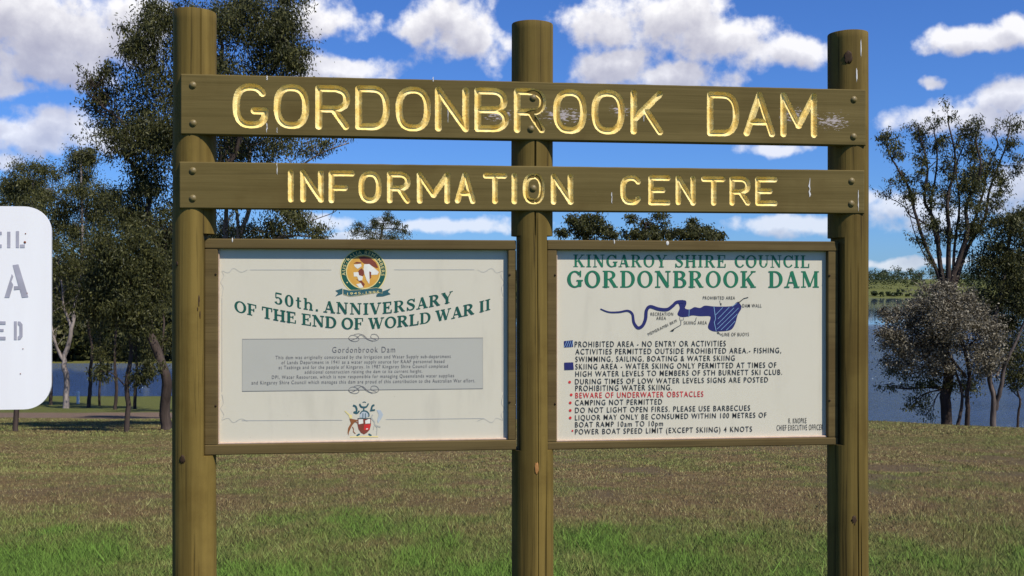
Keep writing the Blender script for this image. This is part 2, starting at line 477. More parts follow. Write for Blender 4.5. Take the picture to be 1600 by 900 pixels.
u_b = uz(806, 500, NF)[0] - uz(831.5, 450)[0]; u_c = uz(855, 500, NF)[0] - uz(831.5, 450)[0]
u_d = uz(1309, 500, NF)[0] - uz(1324.5, 450)[0]
POSTS = []
POSTS.append(post('post', 304, 20, (None, u_a - .004), [(.42, .004, 2.1, 3.0), (-.5, .003, .2, 1.4), (.1, .003, -.2, .75)], M_post[0], 1, (-.03, .02)))
POSTS.append(post('post', 831.5, 38.5, (u_b + .014, u_c - .002), [(-.43, .012, 2.3, 3.0), (.02, .010, 1.75, 2.28), (.12, .004, .2, 1.95), (-.2, .005, -.2, .9), (.55, .004, -.2, .9)], M_post[1], 2, (-.02, .0)))
POSTS.append(post('post', 1324.5, 53.5, (u_d + .012, None), [(-.50, .006, 2.28, 2.62), (.1, .005, .2, 1.8), (.62, .004, .9, 2.3), (.25, .004, -.2, .8)], M_post[2], 3, (.01, .02)))
M_knot = flat('knot_wood', (.05, .028, .014), .7, .2, var=.4, scale=90); M_knot2 = flat('bare_knot_wood', (.34, .16, .05), .7, .2, var=.35, scale=90)
M_drop = flat('bird_droppings', (.6, .58, .55), .7, .2)
def knot(pi, px, py, ru, rz, mat, name='knot'):
    po, pu = POSTS[pi]; u, z = uz(px, py, PR * .9)
    a = math.asin(max(-1, min(1, (u - pu) / PR)))
    bm = bmesh.new(); bmesh.ops.create_uvsphere(bm, u_segments=14, v_segments=8, radius=1)
    rr = random.Random(px)
    for v in bm.verts:
        w = 1 + .6 * (rr.random() - .5)
        p = Vector((v.co.x * ru * w, v.co.y * .0014, v.co.z * rz * w)); p.rotate(Matrix.Rotation(a, 3, 'Z'))
        v.co = p + Vector((pu + PR * 1.012 * math.sin(a), -PR * 1.012 * math.cos(a), z))
    return bmobj(name, bm, mat, po, True)
knot(2, 1325, 90, .013, .022, M_knot); knot(0, 285, 718, .011, .014, M_knot); knot(1, 838, 731, .008, .020, M_knot2)
knot(0, 311, 470, .0028, .018, M_knot); knot(0, 312.5, 492, .002, .012, M_knot); knot(0, 309, 483, .0018, .008, M_knot); knot(2, 1333, 812, .010, .016, M_knot); knot(0, 276, 412, .005, .008, M_knot)
knot(2, 1344, 76, .0025, .03, M_drop, 'dropping_streak'); knot(2, 1337, 118, .003, .024, M_drop, 'dropping_streak')

# ---- carved boards: the front is a height field with the letters routed out as V grooves
def ell(cx, cy, rx, ry, a0, a1, p=2.5, n=40):
    out = []
    for i in range(n + 1):
        a = R(a0 + (a1 - a0) * i / n); c = math.cos(a); s = math.sin(a)
        out.append((cx + rx * math.copysign(abs(c) ** (2 / p), c), cy + ry * math.copysign(abs(s) ** (2 / p), s)))
    return out
GLY = {
    'G': [ell(.5, .5, .5, .5, 38, 270, 2.5) + ell(.55, .35, .45, .35, 270, 360, 2.6) + [(1, .37), (.62, .37)]],
    'O': [ell(.5, .5, .5, .5, 0, 360, 2.5, 72)],
    'R': [[(0, 0), (0, 1)], [(0, 1), (.5, 1)] + ell(.5, .73, .5, .27, 90, -90, 2.3) + [(0, .46)], [(.52, .46), (.98, 0)]],
    'D': [[(0, 0), (0, 1)], [(0, 1)] + ell(.45, .5, .55, .5, 90, -90, 2.5) + [(0, 0)]],
    'N': [[(0, 0), (0, 1)], [(0, 1), (1, 0)], [(1, 0), (1, 1)]],
    'B': [[(0, 0), (0, 1)], [(0, 1)] + ell(.5, .75, .45, .25, 90, -90, 2.3) + [(0, .5)], [(.5, .5)] + ell(.5, .25, .5, .25, 90, -90, 2.3) + [(0, 0)]],
    'K': [[(0, 0), (0, 1)], [(1, 1), (.04, .33)], [(.42, .60), (1, 0)]],
    'A': [[(0, 0), (.5, 1)], [(.5, 1), (1, 0)], [(.17, .30), (.83, .30)]],
    'M': [[(0, 0), (0, 1)], [(0, 1), (.5, .22)], [(.5, .22), (1, 1)], [(1, 1), (1, 0)]],
    'I': [[(.5, 0), (.5, 1)]],
    'F': [[(0, 0), (0, 1)], [(0, 1), (1, 1)], [(0, .46), (.66, .46)]],
    'E': [[(0, 0), (0, 1)], [(0, 1), (1, 1)], [(0, .50), (.7, .50)], [(0, 0), (1, 0)]],
    'T': [[(.5, 0), (.5, 1)], [(0, 1), (1, 1)]],
    'C': [ell(.5, .5, .5, .5, 40, 320, 2.5, 60)],
}
def goldmat():
    m, t, b = newmat('gold_letter_paint')
    co = t.nodes.new('ShaderNodeTexCoord')
    n = noisev(t, co.outputs['Object'], 120, 5, .7); n2 = noisev(t, co.outputs['Object'], 25, 4, .6)
    c = mixc(t, smooth(t, n2.outputs['Fac'], .35, .7), (.84, .60, .18), (.92, .75, .34))
    c = mixc(t, mth(t, 'MULTIPLY', smooth(t, n.outputs['Fac'], .6, .72), .5), c, (.38, .20, .03))
    t.links.new(c, b.inputs['Base Color']); b.inputs['Roughness'].default_value = .75; b.inputs['Specular IOR Level'].default_value = .1
    bump(t, b, n.outputs['Fac'], .6, .006)
    return m
M_gold = goldmat()
M_bolt = flat('bolt_paint', (.17, .125, .045), .45, .4)
def carved_board(name, corners, letters, zref, stroke, flakes, drops, thick, kdep):
    """corners: photo pixels (left-top, left-bottom, right-top, right-bottom) of the front face"""
    (ul, zlt), (_, zlb), (ur, zrt), (_, zrb) = [uz(x, y, NB) for x, y in corners]
    Lh = ur - ul; hl = zlt - zlb
    root = bpy.data.objects.new(name, None)
    # local frame of the board: x 0..Lh, z 0..H
    H = .5 * (hl + (zrt - zrb))
    slope = ((zrt + zrb) - (zlt + zlb)) / 2 / Lh
    cell = .0021
    nxg = int(Lh / cell); nzg = int(H / cell)
    gx = np.linspace(.003, Lh - .003, nxg); gz = np.linspace(.003, H - .003, nzg)
    X, Z = np.meshgrid(gx, gz)
    sdf = np.full(X.shape, 9.0); who = np.zeros(X.shape, int); hw = stroke / 2
    cz = .5 * (zlt + zlb)
    for li, (ch, xa, xb) in enumerate(letters):
        px0, px1 = xa, xb
        y0 = zref[0] + (zref[2] - zref[0]) * ((xa + xb) / 2 - letters[0][1]) / (letters[-1][2] - letters[0][1])
        y1 = zref[1] + (zref[3] - zref[1]) * ((xa + xb) / 2 - letters[0][1]) / (letters[-1][2] - letters[0][1])
        A = uz(xa, y0, NB); B = uz(xb, y1, NB)
        ax, bx = A[0] - ul + hw, B[0] - ul - hw
        zc = slope * ((ax + bx) / 2)
        tz, bz = A[1] - zlb - zc - hw, B[1] - zlb - zc + hw
        rs = random.Random(li * 7 + len(letters))
        sel_x = (gx > ax - .03) & (gx < bx + .03)
        i0, i1 = np.argmax(sel_x), len(gx) - np.argmax(sel_x[::-1])
        XX = X[:, i0:i1]; ZZ = Z[:, i0:i1]
        d = np.full(XX.shape, 9.0)
        for st in GLY[ch]:
            jx = (rs.random() - .5) * .002; jz = (rs.random() - .5) * .002
            P = [(ax + p[0] * (bx - ax) + jx, bz + p[1] * (tz - bz) + jz) for p in st]
            for (x0, z0), (x1, z1) in zip(P[:-1], P[1:]):
                ex, ez = x1 - x0, z1 - z0; l2 = ex * ex + ez * ez + 1e-12
                tt = np.clip(((XX - x0) * ex + (ZZ - z0) * ez) / l2, 0, 1)
                d = np.minimum(d, np.hypot(XX - x0 - tt * ex, ZZ - z0 - tt * ez))
        sub = sdf[:, i0:i1]; w_ = who[:, i0:i1]
        w_[d < sub] = li
        sdf[:, i0:i1] = np.minimum(sub, d)
    sdf = sdf - hw + (fbm(X / .012, Z / .012, 77) - .5) * .0016
    # snap grid points lying close to the outline onto it
    gzx, gxx = np.gradient(np.clip(sdf, -.02, .02), gz[1] - gz[0], gx[1] - gx[0])
    gl = np.maximum(np.hypot(gzx, gxx), .3)
    near = np.abs(sdf) < cell * .5
    Xs = np.where(near, X - sdf * gxx / gl ** 2, X); Zs = np.where(near, Z - sdf * gzx / gl ** 2, Z)
    s2 = np.where(near, 0, sdf)
    dep = np.clip(-s2, 0, hw)
    dep = kdep * hw * (1 - (1 - dep / hw) ** 1.08)              # rounded V of the router bit
    m_rise = (fbm(X / .3, Z / .01, 5) - .5) * .0006
    V = np.stack([Xs, dep + m_rise, Zs], -1).reshape(-1, 3)
    idx = np.arange(nzg * nxg).reshape(nzg, nxg)
    Q = np.stack([idx[:-1, :-1], idx[:-1, 1:], idx[1:, 1:], idx[1:, :-1]], -1).reshape(-1, 4)
    sf = s2.ravel()[Q].mean(1); wf = who.ravel()[Q[:, 0]]
    inside = sf < -1e-6
    m, t, b, c, oc, n1, n2 = wood(name + '_wood', BOARDC[0], BOARDC[1], 'x', .3)
    c = spots(t, c, oc, [(x - ul, z - zlb, a, q) for (x, z, a, q) in flakes])
    finish(t, b, c, n1, n2, .6, .3)
    # board: front (without grooves) + sides + back in one mesh
    keep = Q[~inside]
    rim = list(idx[0, :]) + list(idx[1:, -1]) + list(idx[-1, -2::-1]) + list(idx[-2:0:-1, 0])
    base = len(V); nr = len(rim)
    rv = V[rim]
    mid = np.array([.5 * Lh, 0, .5 * H])
    ex = np.where(rv[:, 0] < .0035, 0, np.where(rv[:, 0] > Lh - .0035, Lh, rv[:, 0]))
    ez = np.where(rv[:, 2] < .0035, 0, np.where(rv[:, 2] > H - .0035, H, rv[:, 2]))
    wv_ = (fbm(ex / .05, ez / .05, 9) - .5) * .0018
    r1 = np.stack([ex, np.full(nr, .003), ez + wv_ * (ez > H / 2)], -1); r2 = np.stack([ex, np.full(nr, thick), ez], -1)
    V2 = np.concatenate([V, r1, r2])
    Q2 = [keep]
    a = np.arange(nr); bnx = (a + 1) % nr; rim = np.array(rim)
    Q2.append(np.stack([rim[a], base + a, base + bnx, rim[bnx]], -1))
    Q2.append(np.stack([base + a, base + nr + a, base + nr + bnx, base + bnx], -1))
    n4 = len(V2)
    V2 = np.concatenate([V2, [(0, thick, 0), (Lh, thick, 0), (Lh, thick, H), (0, thick, H)]])
    Q2.append(np.array([[n4, n4 + 3, n4 + 2, n4 + 1]]))
    bo = npmesh(name, V2, np.concatenate(Q2), m, SIGN)
    bo.location = (ul, -NB, zlb); bo.rotation_euler = (0, -math.atan(slope), 0)
    for li, (ch, xa, xb) in enumerate(letters):
        q = Q[inside & (wf == li)]
        us, inv = np.unique(q, return_inverse=True)
        lo = npmesh('carved_letter', V[us], inv.reshape(-1, 4), M_gold, bo, True)
    for (bx, by) in drops['bolts']:
        u, z = uz(bx, by, NB + .004)
        bm = bmesh.new(); bmesh.ops.create_uvsphere(bm, u_segments=16, v_segments=10, radius=.0105)
        for v in list(bm.verts):
            v.co.y *= .62
        bm2 = bm; 
        for v in bm2.verts: v.co += Vector((u - ul, 0, z - zlb - slope * (u - ul)))
        # washer rim
        bmesh.ops.create_cone(bm2, cap_ends=True, segments=16, radius1=.0125, radius2=.0118, depth=.004,
                              matrix=Matrix.Translation((u - ul, -.001, z - zlb - slope * (u - ul))) @ Matrix.Rotation(R(90), 4, 'X'))
        bmobj('bolt', bm2, M_bolt, bo, True)
    rr = random.Random(len(name))
    for (dx, y0, y1, w) in drops['streaks']:
        u, z0 = uz(dx, y0, NB); _, z1 = uz(dx, y1, NB)
        vs = []; fs = []; k = 7
        for i in range(k + 1):
            zz = z0 + (z1 - z0) * i / k; ww = w * (.4 + rr.random()) * (1 if 0 < i < k else .3); cc = (rr.random() - .5) * w * .8
            for s in (-1, 1):
                vs.append((u - ul + cc + s * ww / 2, -.0012, zz - zlb - slope * (u - ul)))
        for i in range(k): fs.append((i * 2, i * 2 + 2, i * 2 + 3, i * 2 + 1))
        obj('dropping_streak', vs, fs, M_drop, bo)
    return bo
uA = lambda px, py: uz(px, py, NB)
fl1 = [(*uA(1300, 190), .12, .055), (*uA(1240, 178), .09, .05), (*uA(880, 180), .16, .05), (*uA(780, 180), .10, .04), (*uA(970, 172), .07, .04)]
TOP = carved_board('name_board', [(282, 114.5), (282, 209.5), (1353, 140), (1353, 227)],
    [('G', 364, 420), ('O', 428, 483.5), ('R', 493, 547), ('D', 555, 609), ('O', 618, 673), ('N', 680, 733), ('B', 741, 795), ('R', 803, 853),
     ('O', 864, 916.5), ('O', 924, 976), ('K', 985, 1036), ('D', 1105, 1155), ('A', 1162, 1211.5), ('M', 1219, 1277)],
    (129.5, 200.5, 145, 215.5), .0245, fl1,
    dict(bolts=[(301, 132.5), (301.5, 192), (833.5, 152.5), (830, 201), (1335, 155), (1334.5, 213)],
         streaks=[(417.5, 118, 125, .004), (417, 192, 207, .003), (433, 199, 208, .002), (677, 120, 128, .003), (700, 170, 192, .002), (1006, 180, 190, .002)]), .040, 1.15)
SEC = carved_board('centre_board', [(280, 251.5), (280, 325.5), (1351, 266), (1351, 333)],
    [('I', 449, 460), ('N', 469, 506.5), ('F', 514, 555), ('O', 560, 596.5), ('R', 605, 642), ('M', 651, 703), ('A', 711, 743), ('T', 755, 793),
     ('I', 799, 809), ('O', 817, 851.5), ('N', 861, 896), ('C', 969, 1004), ('E', 1013, 1048), ('N', 1056, 1087.5), ('T', 1096, 1134), ('R', 1140, 1173), ('E', 1180, 1215)],
    (265, 316.5, 276.5, 322), .0205, [(*uA(930, 300), .001, .001)],
    dict(bolts=[(301, 266.5), (301, 309.5), (833.5, 294), (1331.5, 282.5), (1331, 318)],
         streaks=[(433, 254, 273, .003), (1265, 278, 308, .005), (956, 300, 318, .003), (1341, 297, 330, .003)]), .040, 1.1)

# ---- notice frames and panels
M_panel, t, b = newmat('panel_enamel')
co = t.nodes.new('ShaderNodeTexCoord')
n = noisev(t, co.outputs['Object'], 5, 5, .6); n2 = noisev(t, mapped(t, co.outputs['Object'], (14, 14, 3)), 1, 4, .6); n3 = noisev(t, co.outputs['Object'], 60, 4, .7)
c = mixc(t, n.outputs['Fac'], (.58, .53, .405), (.625, .575, .455))
c = mixc(t, mth(t, 'MULTIPLY', smooth(t, n2.outputs['Fac'], .5, .8), .4), c, (.46, .42, .33))
c = mixc(t, mth(t, 'MULTIPLY', smooth(t, n3.outputs['Fac'], .68, .75), .35), c, (.36, .33, .27))
t.links.new(c, b.inputs['Base Color']); b.inputs['Roughness'].default_value = .45
NP = .012
M_bead = flat('bead_faded_wood', (.52, .38, .28), .8, .2, var=.3, scale=50)
def fquad(cs, n): return [uz(x, y, n) for x, y in cs]
def notice(outer, inner, pname):
    """outer / inner: left, top, right, bottom photo pixels (top and bottom at both ends)"""
    (oul, ozt), (our, _), (_, ozb) = uz(outer[0], outer[1], NF), uz(outer[2], outer[1], NF), uz((outer[0] + outer[2]) / 2, outer[3], NF)
    ozt = uz((outer[0] + outer[2]) / 2, outer[1], NF)[1]
    iul, iur = uz(inner[0], 500, NP)[0], uz(inner[2], 500, NF)[0]
    izt, izb = uz((inner[0] + inner[2]) / 2, inner[1], NF)[1], uz((inner[0] + inner[2]) / 2, inner[3], NP)[1]
    iul = uz(inner[0], 500, NF)[0]
    nb = -.014
    fr = bmobj('notice_frame', boxes([(oul, our, nb, NF + .002, izt, ozt), (oul, our, nb, NF + .002, ozb, izb),
                                      (oul, iul, nb, NF, izb, izt), (iur, our, nb, NF, izb, izt)], .0035), M_frame, SIGN)
    # faded glazing bead along the bottom and the left stile
    bmobj('bead', boxes([(iul, iur, NP + .0005, NP + .012, izb, izb + .006), (iul, iul + .004, NP + .0005, NP + .011, izb + .006, izt)], .002), M_bead, fr)
    pn = bmobj(pname, box(iul - .008, iur + .008, nb + .006, NP, izb - .008, izt + .008, 0), M_panel, SIGN)
    for (sx_, f_) in ((iul - .006, .87), (iur + .006, .87), (iul - .006, .2), (iur + .006, .2)):
        bm = bmesh.new(); bmesh.ops.create_uvsphere(bm, u_segments=10, v_segments=6, radius=.0042)
        zz = izb + (izt - izb) * f_
        for v in bm.verts: v.co = Vector((v.co.x + sx_, v.co.y - NF, v.co.z + zz))
        bmobj('screw', bm, M_knot, fr, True)
    return fr, pn, (iul, iur, izb, izt)
FR1, PN1, I1 = notice((319.5, 374, 806.5, 707), (340, 389.5, 794, 690), 'history_panel')
FR2, PN2, I2 = notice((855, 376, 1309.5, 699), (870, 391.5, 1294, 686), 'rules_panel')
for (fx, fy) in ((363, 375), (960, 378), (1043, 380)):
    u, z = uz(fx, fy, NF + .003)
    bm = bmesh.new(); bmesh.ops.create_uvsphere(bm, u_segments=8, v_segments=6, radius=.006)
    for v in bm.verts: v.co = Vector((v.co.x * (.4 + (fx % 3) * .3) + u, v.co.y * .25 - NF - .002, v.co.z * 1.4 + z))
    bmobj('dropping_streak', bm, M_drop, FR1 if fx < 800 else FR2, True)

# ---- printing on the panels
ink = lambda n, c: flat(n, c, .5, .3, var=.18, scale=40)
I_dkgreen = ink('ink_dark_green', (.012, .085, .06)); I_green = ink('ink_green', (.015, .15, .075)); I_black = ink('ink_black', (.03, .03, .03))
I_grey = ink('ink_grey', (.42, .42, .41)); I_line = ink('ink_line_grey', (.42, .42, .40)); I_text = ink('ink_faded_black', (.16, .15, .15))
I_red = ink('ink_red', (.55, .03, .03)); I_navy = ink('ink_navy', (.020, .022, .115)); I_gold = ink('ink_gold', (.62, .33, .06)); I_pale = ink('ink_pale_gold', (.72, .60, .25))
I_maroon = ink('ink_maroon', (.20, .05, .03)); I_cream = ink('ink_cream', (.72, .69, .60)); I_brown = ink('ink_brown', (.25, .09, .03)); I_sky = ink('ink_light_blue', (.22, .38, .55))
I_silver = ink('ink_silver', (.42, .46, .48)); I_box = flat('ink_pale_grey', (.43, .415, .355), .5, .3, var=.03, scale=10); I_teal = ink('ink_teal', (.03, .10, .115))
_lay = [0]
def lay():
    _lay[0] = (_lay[0] + 1) % 24
    return -(NP + .0006 + .00006 * _lay[0])
class Ink:
    """collects flat printed shapes (u, z) into one mesh, every piece on its own hair-thin layer"""
    def __init__(s, base=0.0): s.v = []; s.f = []; s.base = base
    def poly(s, pts, layer=None):
        y = (lay() if layer is None else -(NP + .0006 + .00006 * layer)) - s.base; k = len(s.v)
        s.v += [(p[0], y, p[1]) for p in pts]; s.f.append(list(range(k, k + len(pts))))
    def ribbon(s, pts, ws, closed=False, layer=None):
        if not isinstance(ws, (list, tuple)): ws = [ws] * len(pts)
        y = (lay() if layer is None else -(NP + .0006 + .00006 * layer)) - s.base; k = len(s.v); n = len(pts)
        for i, p in enumerate(pts):
            a = pts[(i - 1) % n] if (closed or i > 0) else p; c = pts[(i + 1) % n] if (closed or i < n - 1) else p
            dx, dz = c[0] - a[0], c[1] - a[1]; l = math.hypot(dx, dz) or 1
            nx_, nz_ = -dz / l * ws[i] / 2, dx / l * ws[i] / 2
            s.v += [(p[0] + nx_, y, p[1] + nz_), (p[0] - nx_, y, p[1] - nz_)]
        for i in range(n if closed else n - 1):
            j = (i + 1) % n
            s.f.append([k + 2 * i, k + 2 * i + 1, k + 2 * j + 1, k + 2 * j])
    def map(s, fn): s.v = [(*fn(v[0], v[2]), v[1]) for v in s.v]; s.v = [(a, c, b) for a, b, c in s.v]
    def build(s, name, mat, parent):
        o = obj(name, s.v, s.f, mat, parent)
        bm = bmesh.new(); bm.from_mesh(o.data)
        for f in bm.faces:
            f.normal_update()
            if f.normal.y > 0: f.normal_flip()
        bm.to_mesh(o.data); bm.free()
        return o
def pt(px, py): return uz(px, py, NP)
def pts(lst): return [pt(x, y) for x, y in lst]
def spline(P, n=8):
    out = []
    for i in range(len(P) - 1):
        p0 = P[max(i - 1, 0)]; p1 = P[i]; p2 = P[i + 1]; p3 = P[min(i + 2, len(P) - 1)]
        for k in range(n):
            t_ = k / n
            out.append(tuple(.5 * ((2 * p1[d]) + (-p0[d] + p2[d]) * t_ + (2 * p0[d] - 5 * p1[d] + 4 * p2[d] - p3[d]) * t_ ** 2 + (-p0[d] + 3 * p1[d] - 3 * p2[d] + p3[d]) * t_ ** 3) for d in (0, 1)))
    out.append(tuple(P[-1])); return out

# serif capitals built from thick and thin strokes (cap height 1)
TK, TN, SW = .21, .085, .075
def rnd(cx, cy, rx, ry, a0, a1, tk=TK, tn=TN, n=26):
    P = []; Wd = []
    for i in range(n + 1):
        a = R(a0 + (a1 - a0) * i / n); c = abs(math.cos(a)); w = tn + (tk - tn) * c ** 1.4
        P.append((cx + (rx - w / 2) * math.cos(a), cy + (ry - w / 2) * math.sin(a))); Wd.append(w)
    return P, Wd
def ln(x0, y0, x1, y1, w): return [(x0, y0), (x1, y1)], [w, w]
def sf(x, y, l=.19, w=None): return ln(x - l, y, x + l, y, w or SW)
e_ = SW / 2
SER = {
    'A': (.84, [ln(.40, 1, .13, .03, TN), ln(.40, .98, .68, .03, TK), ln(.2, .31, .6, .31, TN), sf(.13, e_, .15), sf(.70, e_, .17)]),
    'B': (.78, [ln(.2, 0, .2, 1, TK), ln(.02, 1 - e_, .45, 1 - e_, SW), ln(.02, e_, .45, e_, SW), ln(.2, .53, .45, .53, TN), rnd(.42, .765, .30, .235, 90, -90), rnd(.44, .28, .34, .28, 90, -90)]),
    'C': (.80, [rnd(.45, .5, .43, .5, 40, 320), ln(.76, .64, .76, 1, TN), ]),
    'D': (.86, [ln(.2, 0, .2, 1, TK), ln(.02, 1 - e_, .42, 1 - e_, SW), ln(.02, e_, .42, e_, SW), rnd(.40, .5, .45, .5, 90, -90)]),
    'E': (.76, [ln(.2, 0, .2, 1, TK), ln(.02, 1 - e_, .66, 1 - e_, SW), ln(.02, e_, .7, e_, SW), ln(.2, .52, .5, .52, TN), ln(.64, .72, .64, 1, TN), ln(.68, 0, .68, .30, TN), ln(.5, .38, .5, .66, TN)]),
    'F': (.72, [ln(.2, 0, .2, 1, TK), ln(.02, 1 - e_, .66, 1 - e_, SW), sf(.2, e_, .19), ln(.2, .50, .5, .50, TN), ln(.64, .70, .64, 1, TN), ln(.5, .36, .5, .64, TN)]),
    'G': (.88, [rnd(.45, .5, .43, .5, 40, 325), ln(.76, .64, .76, 1, TN), ln(.72, .06, .72, .42, TK), ln(.54, .42, .9, .42, SW)]),
    'H': (.92, [ln(.2, 0, .2, 1, TK), ln(.72, 0, .72, 1, TK), ln(.2, .51, .72, .51, TN), sf(.2, e_), sf(.2, 1 - e_), sf(.72, e_), sf(.72, 1 - e_)]),
    'I': (.42, [ln(.21, 0, .21, 1, TK), sf(.21, e_), sf(.21, 1 - e_)]),
    'K': (.90, [ln(.2, 0, .2, 1, TK), sf(.2, e_), sf(.2, 1 - e_), ln(.74, .97, .28, .42, TN), ln(.40, .58, .74, .03, TK), sf(.74, e_, .16), sf(.74, 1 - e_, .14)]),
    'L': (.74, [ln(.2, 0, .2, 1, TK), sf(.2, 1 - e_), ln(.02, e_, .7, e_, SW), ln(.67, 0, .67, .34, TN)]),
    'M': (1.08, [ln(.16, 0, .16, 1, TN), ln(.18, .98, .53, .05, TK * .95), ln(.53, .05, .86, .98, TN), ln(.88, 0, .88, 1, TK), sf(.16, e_, .14), sf(.12, 1 - e_, .10), sf(.88, e_, .18), sf(.93, 1 - e_, .13)]),
    'N': (.92, [ln(.17, 0, .17, 1, TN), ln(.18, .97, .74, .05, TK), ln(.75, 0, .75, 1, TN), sf(.17, e_, .15), sf(.12, 1 - e_, .11), sf(.75, 1 - e_, .15)]),
    'O': (.90, [rnd(.45, .5, .44, .51, 0, 360, n=48)]),
    'R': (.88, [ln(.2, 0, .2, 1, TK), ln(.02, 1 - e_, .42, 1 - e_, SW), sf(.2, e_), ln(.2, .49, .45, .49, TN), rnd(.42, .745, .32, .255, 90, -90), ln(.44, .50, .72, .03, TK * .95), sf(.77, e_, .1)]),
    'S': (.68, [None, ln(.60, .70, .60, 1, TN), ln(.07, 0, .07, .32, TN)]),
    'T': (.80, [ln(.40, 0, .40, 1, TK), ln(.04, 1 - e_, .76, 1 - e_, SW), sf(.40, e_), ln(.06, .68, .06, 1, TN), ln(.74, .68, .74, 1, TN)]),
    'U': (.88, [ln(.2, .32, .2, 1, TK), sf(.2, 1 - e_), ln(.72, .32, .72, 1, TN), sf(.72, 1 - e_, .15), rnd(.435, .34, .335, .35, 180, 360, TK * .9)]),
    'V': (.84, [ln(.14, .97, .44, .02, TK), ln(.72, .97, .44, .02, TN), sf(.14, 1 - e_, .17), sf(.72, 1 - e_, .14)]),
    'W': (1.18, [ln(.14, .97, .38, .02, TK), ln(.60, .97, .38, .02, TN), ln(.56, .97, .80, .02, TK), ln(1.06, .97, .80, .02, TN), sf(.14, 1 - e_, .16), sf(.56, 1 - e_, .16), sf(1.06, 1 - e_, .13)]),
    'Y': (.84, [ln(.14, .97, .44, .42, TK), ln(.74, .97, .44, .42, TN), ln(.43, 0, .43, .46, TK), sf(.43, e_), sf(.14, 1 - e_, .16), sf(.74, 1 - e_, .13)]),
    '5': (.68, [ln(.13, .94, .58, .94, .12), ln(.15, .52, .15, .95, TN), rnd(.32, .31, .32, .32, 125, -150)]),
    '0': (.72, [rnd(.36, .5, .33, .51, 0, 360, n=44)]),
    't': (.50, [ln(.22, .15, .22, .95, .17), ln(.04, .66, .44, .66, .07), rnd(.34, .17, .2, .17, 180, 300, .15, .07)]),
    'h': (.74, [ln(.18, 0, .18, 1, .17), sf(.18, e_, .16), ln(.03, 1 - e_, .18, 1 - e_, SW), ln(.58, 0, .58, .44, .17), sf(.58, e_, .15), rnd(.40, .42, .265, .27, 0, 170, .15, .07)]),
    '.': (.34, [ln(.1, .08, .26, .08, .16)]),
}
sp_ = spline([(.58, .76), (.48, .92), (.32, .955), (.14, .86), (.12, .70), (.30, .56), (.46, .46), (.565, .30), (.50, .12), (.32, .045), (.16, .10), (.09, .26)], 4)
SER['S'][1][0] = (sp_, [TN + (TK - TN) * math.exp(-((i / len(sp_) - .52) / .2) ** 2) + .03 * math.exp(-((i / len(sp_) - .25) / .08) ** 2) for i in range(len(sp_))])
def serif_text(txt, u0, u1, z0, h, name, mat, parent, gap=.06, space=.5, wk=1.0, shift=None, base=0.0):
    adv = 0; pos = []
    for ch in txt:
        if ch == ' ': adv += space; continue
        pos.append((ch, adv)); adv += SER[ch][0] + gap
    adv -= gap
    k = (u1 - u0) / adv
    words = []; it = iter(pos)
    for w_ in txt.split(): words.append([next(it) for _ in w_])
    for wd_ in words:
      I = Ink(base)
      for ch, x in wd_:
        for (P, Wd) in SER[ch][1]:
            I.ribbon([(p[0] * k + x * k, p[1] * h) for p in P], [w * (k * .45 + h * .55) * wk for w in Wd])
      I.map(lambda a, z: (u0 + a, z0 + z + (shift(u0 + a) if shift else 0)))
      I.build(name, mat, parent)

_dg = [None]
def sans_text(txt, x0, x1, ya, yb, name, mat, parent, bold=.012, fn=None, lc=False, wbox=None):
    """built-in sans lettering fitted between photo columns x0..x1, cap height ya..yb"""
    c = bpy.data.curves.new('lettering', 'FONT'); c.body = txt; c.offset = bold * .45; c.space_character = 1.22; c.resolution_u = 3
    o = bpy.data.objects.new('lettering', c); COL.objects.link(o)
    dg = bpy.context.evaluated_depsgraph_get(); dg.update()
    me = bpy.data.meshes.new_from_object(o.evaluated_get(dg)); bpy.data.objects.remove(o); bpy.data.curves.remove(c)
    co = np.array([v.co[:] for v in me.vertices]); mn, mx = co[:, 0].min(), co[:, 0].max()
    for v, p in zip(me.vertices, co):
        a = (p[0] - mn) / (mx - mn); h = p[1] / .682
        if fn: u, z = fn(a, h)
        else:
            (ua, zb_), (ub, _) = pt(x0, yb), pt(x1, yb); za = pt(x0, ya)[1]
            u = ua + (ub - ua) * a; z = zb_ + (za - zb_) * h
        v.co = (u, -(NP + .0016), z)
    me.materials.clear(); me.materials.append(mat); me.name = name
    me.update()
    for p in me.polygons:
        if p.normal.y > 0: me.flip_normals(); break
    o = bpy.data.objects.new(name, me); COL.objects.link(o); o.parent = parent
    return o

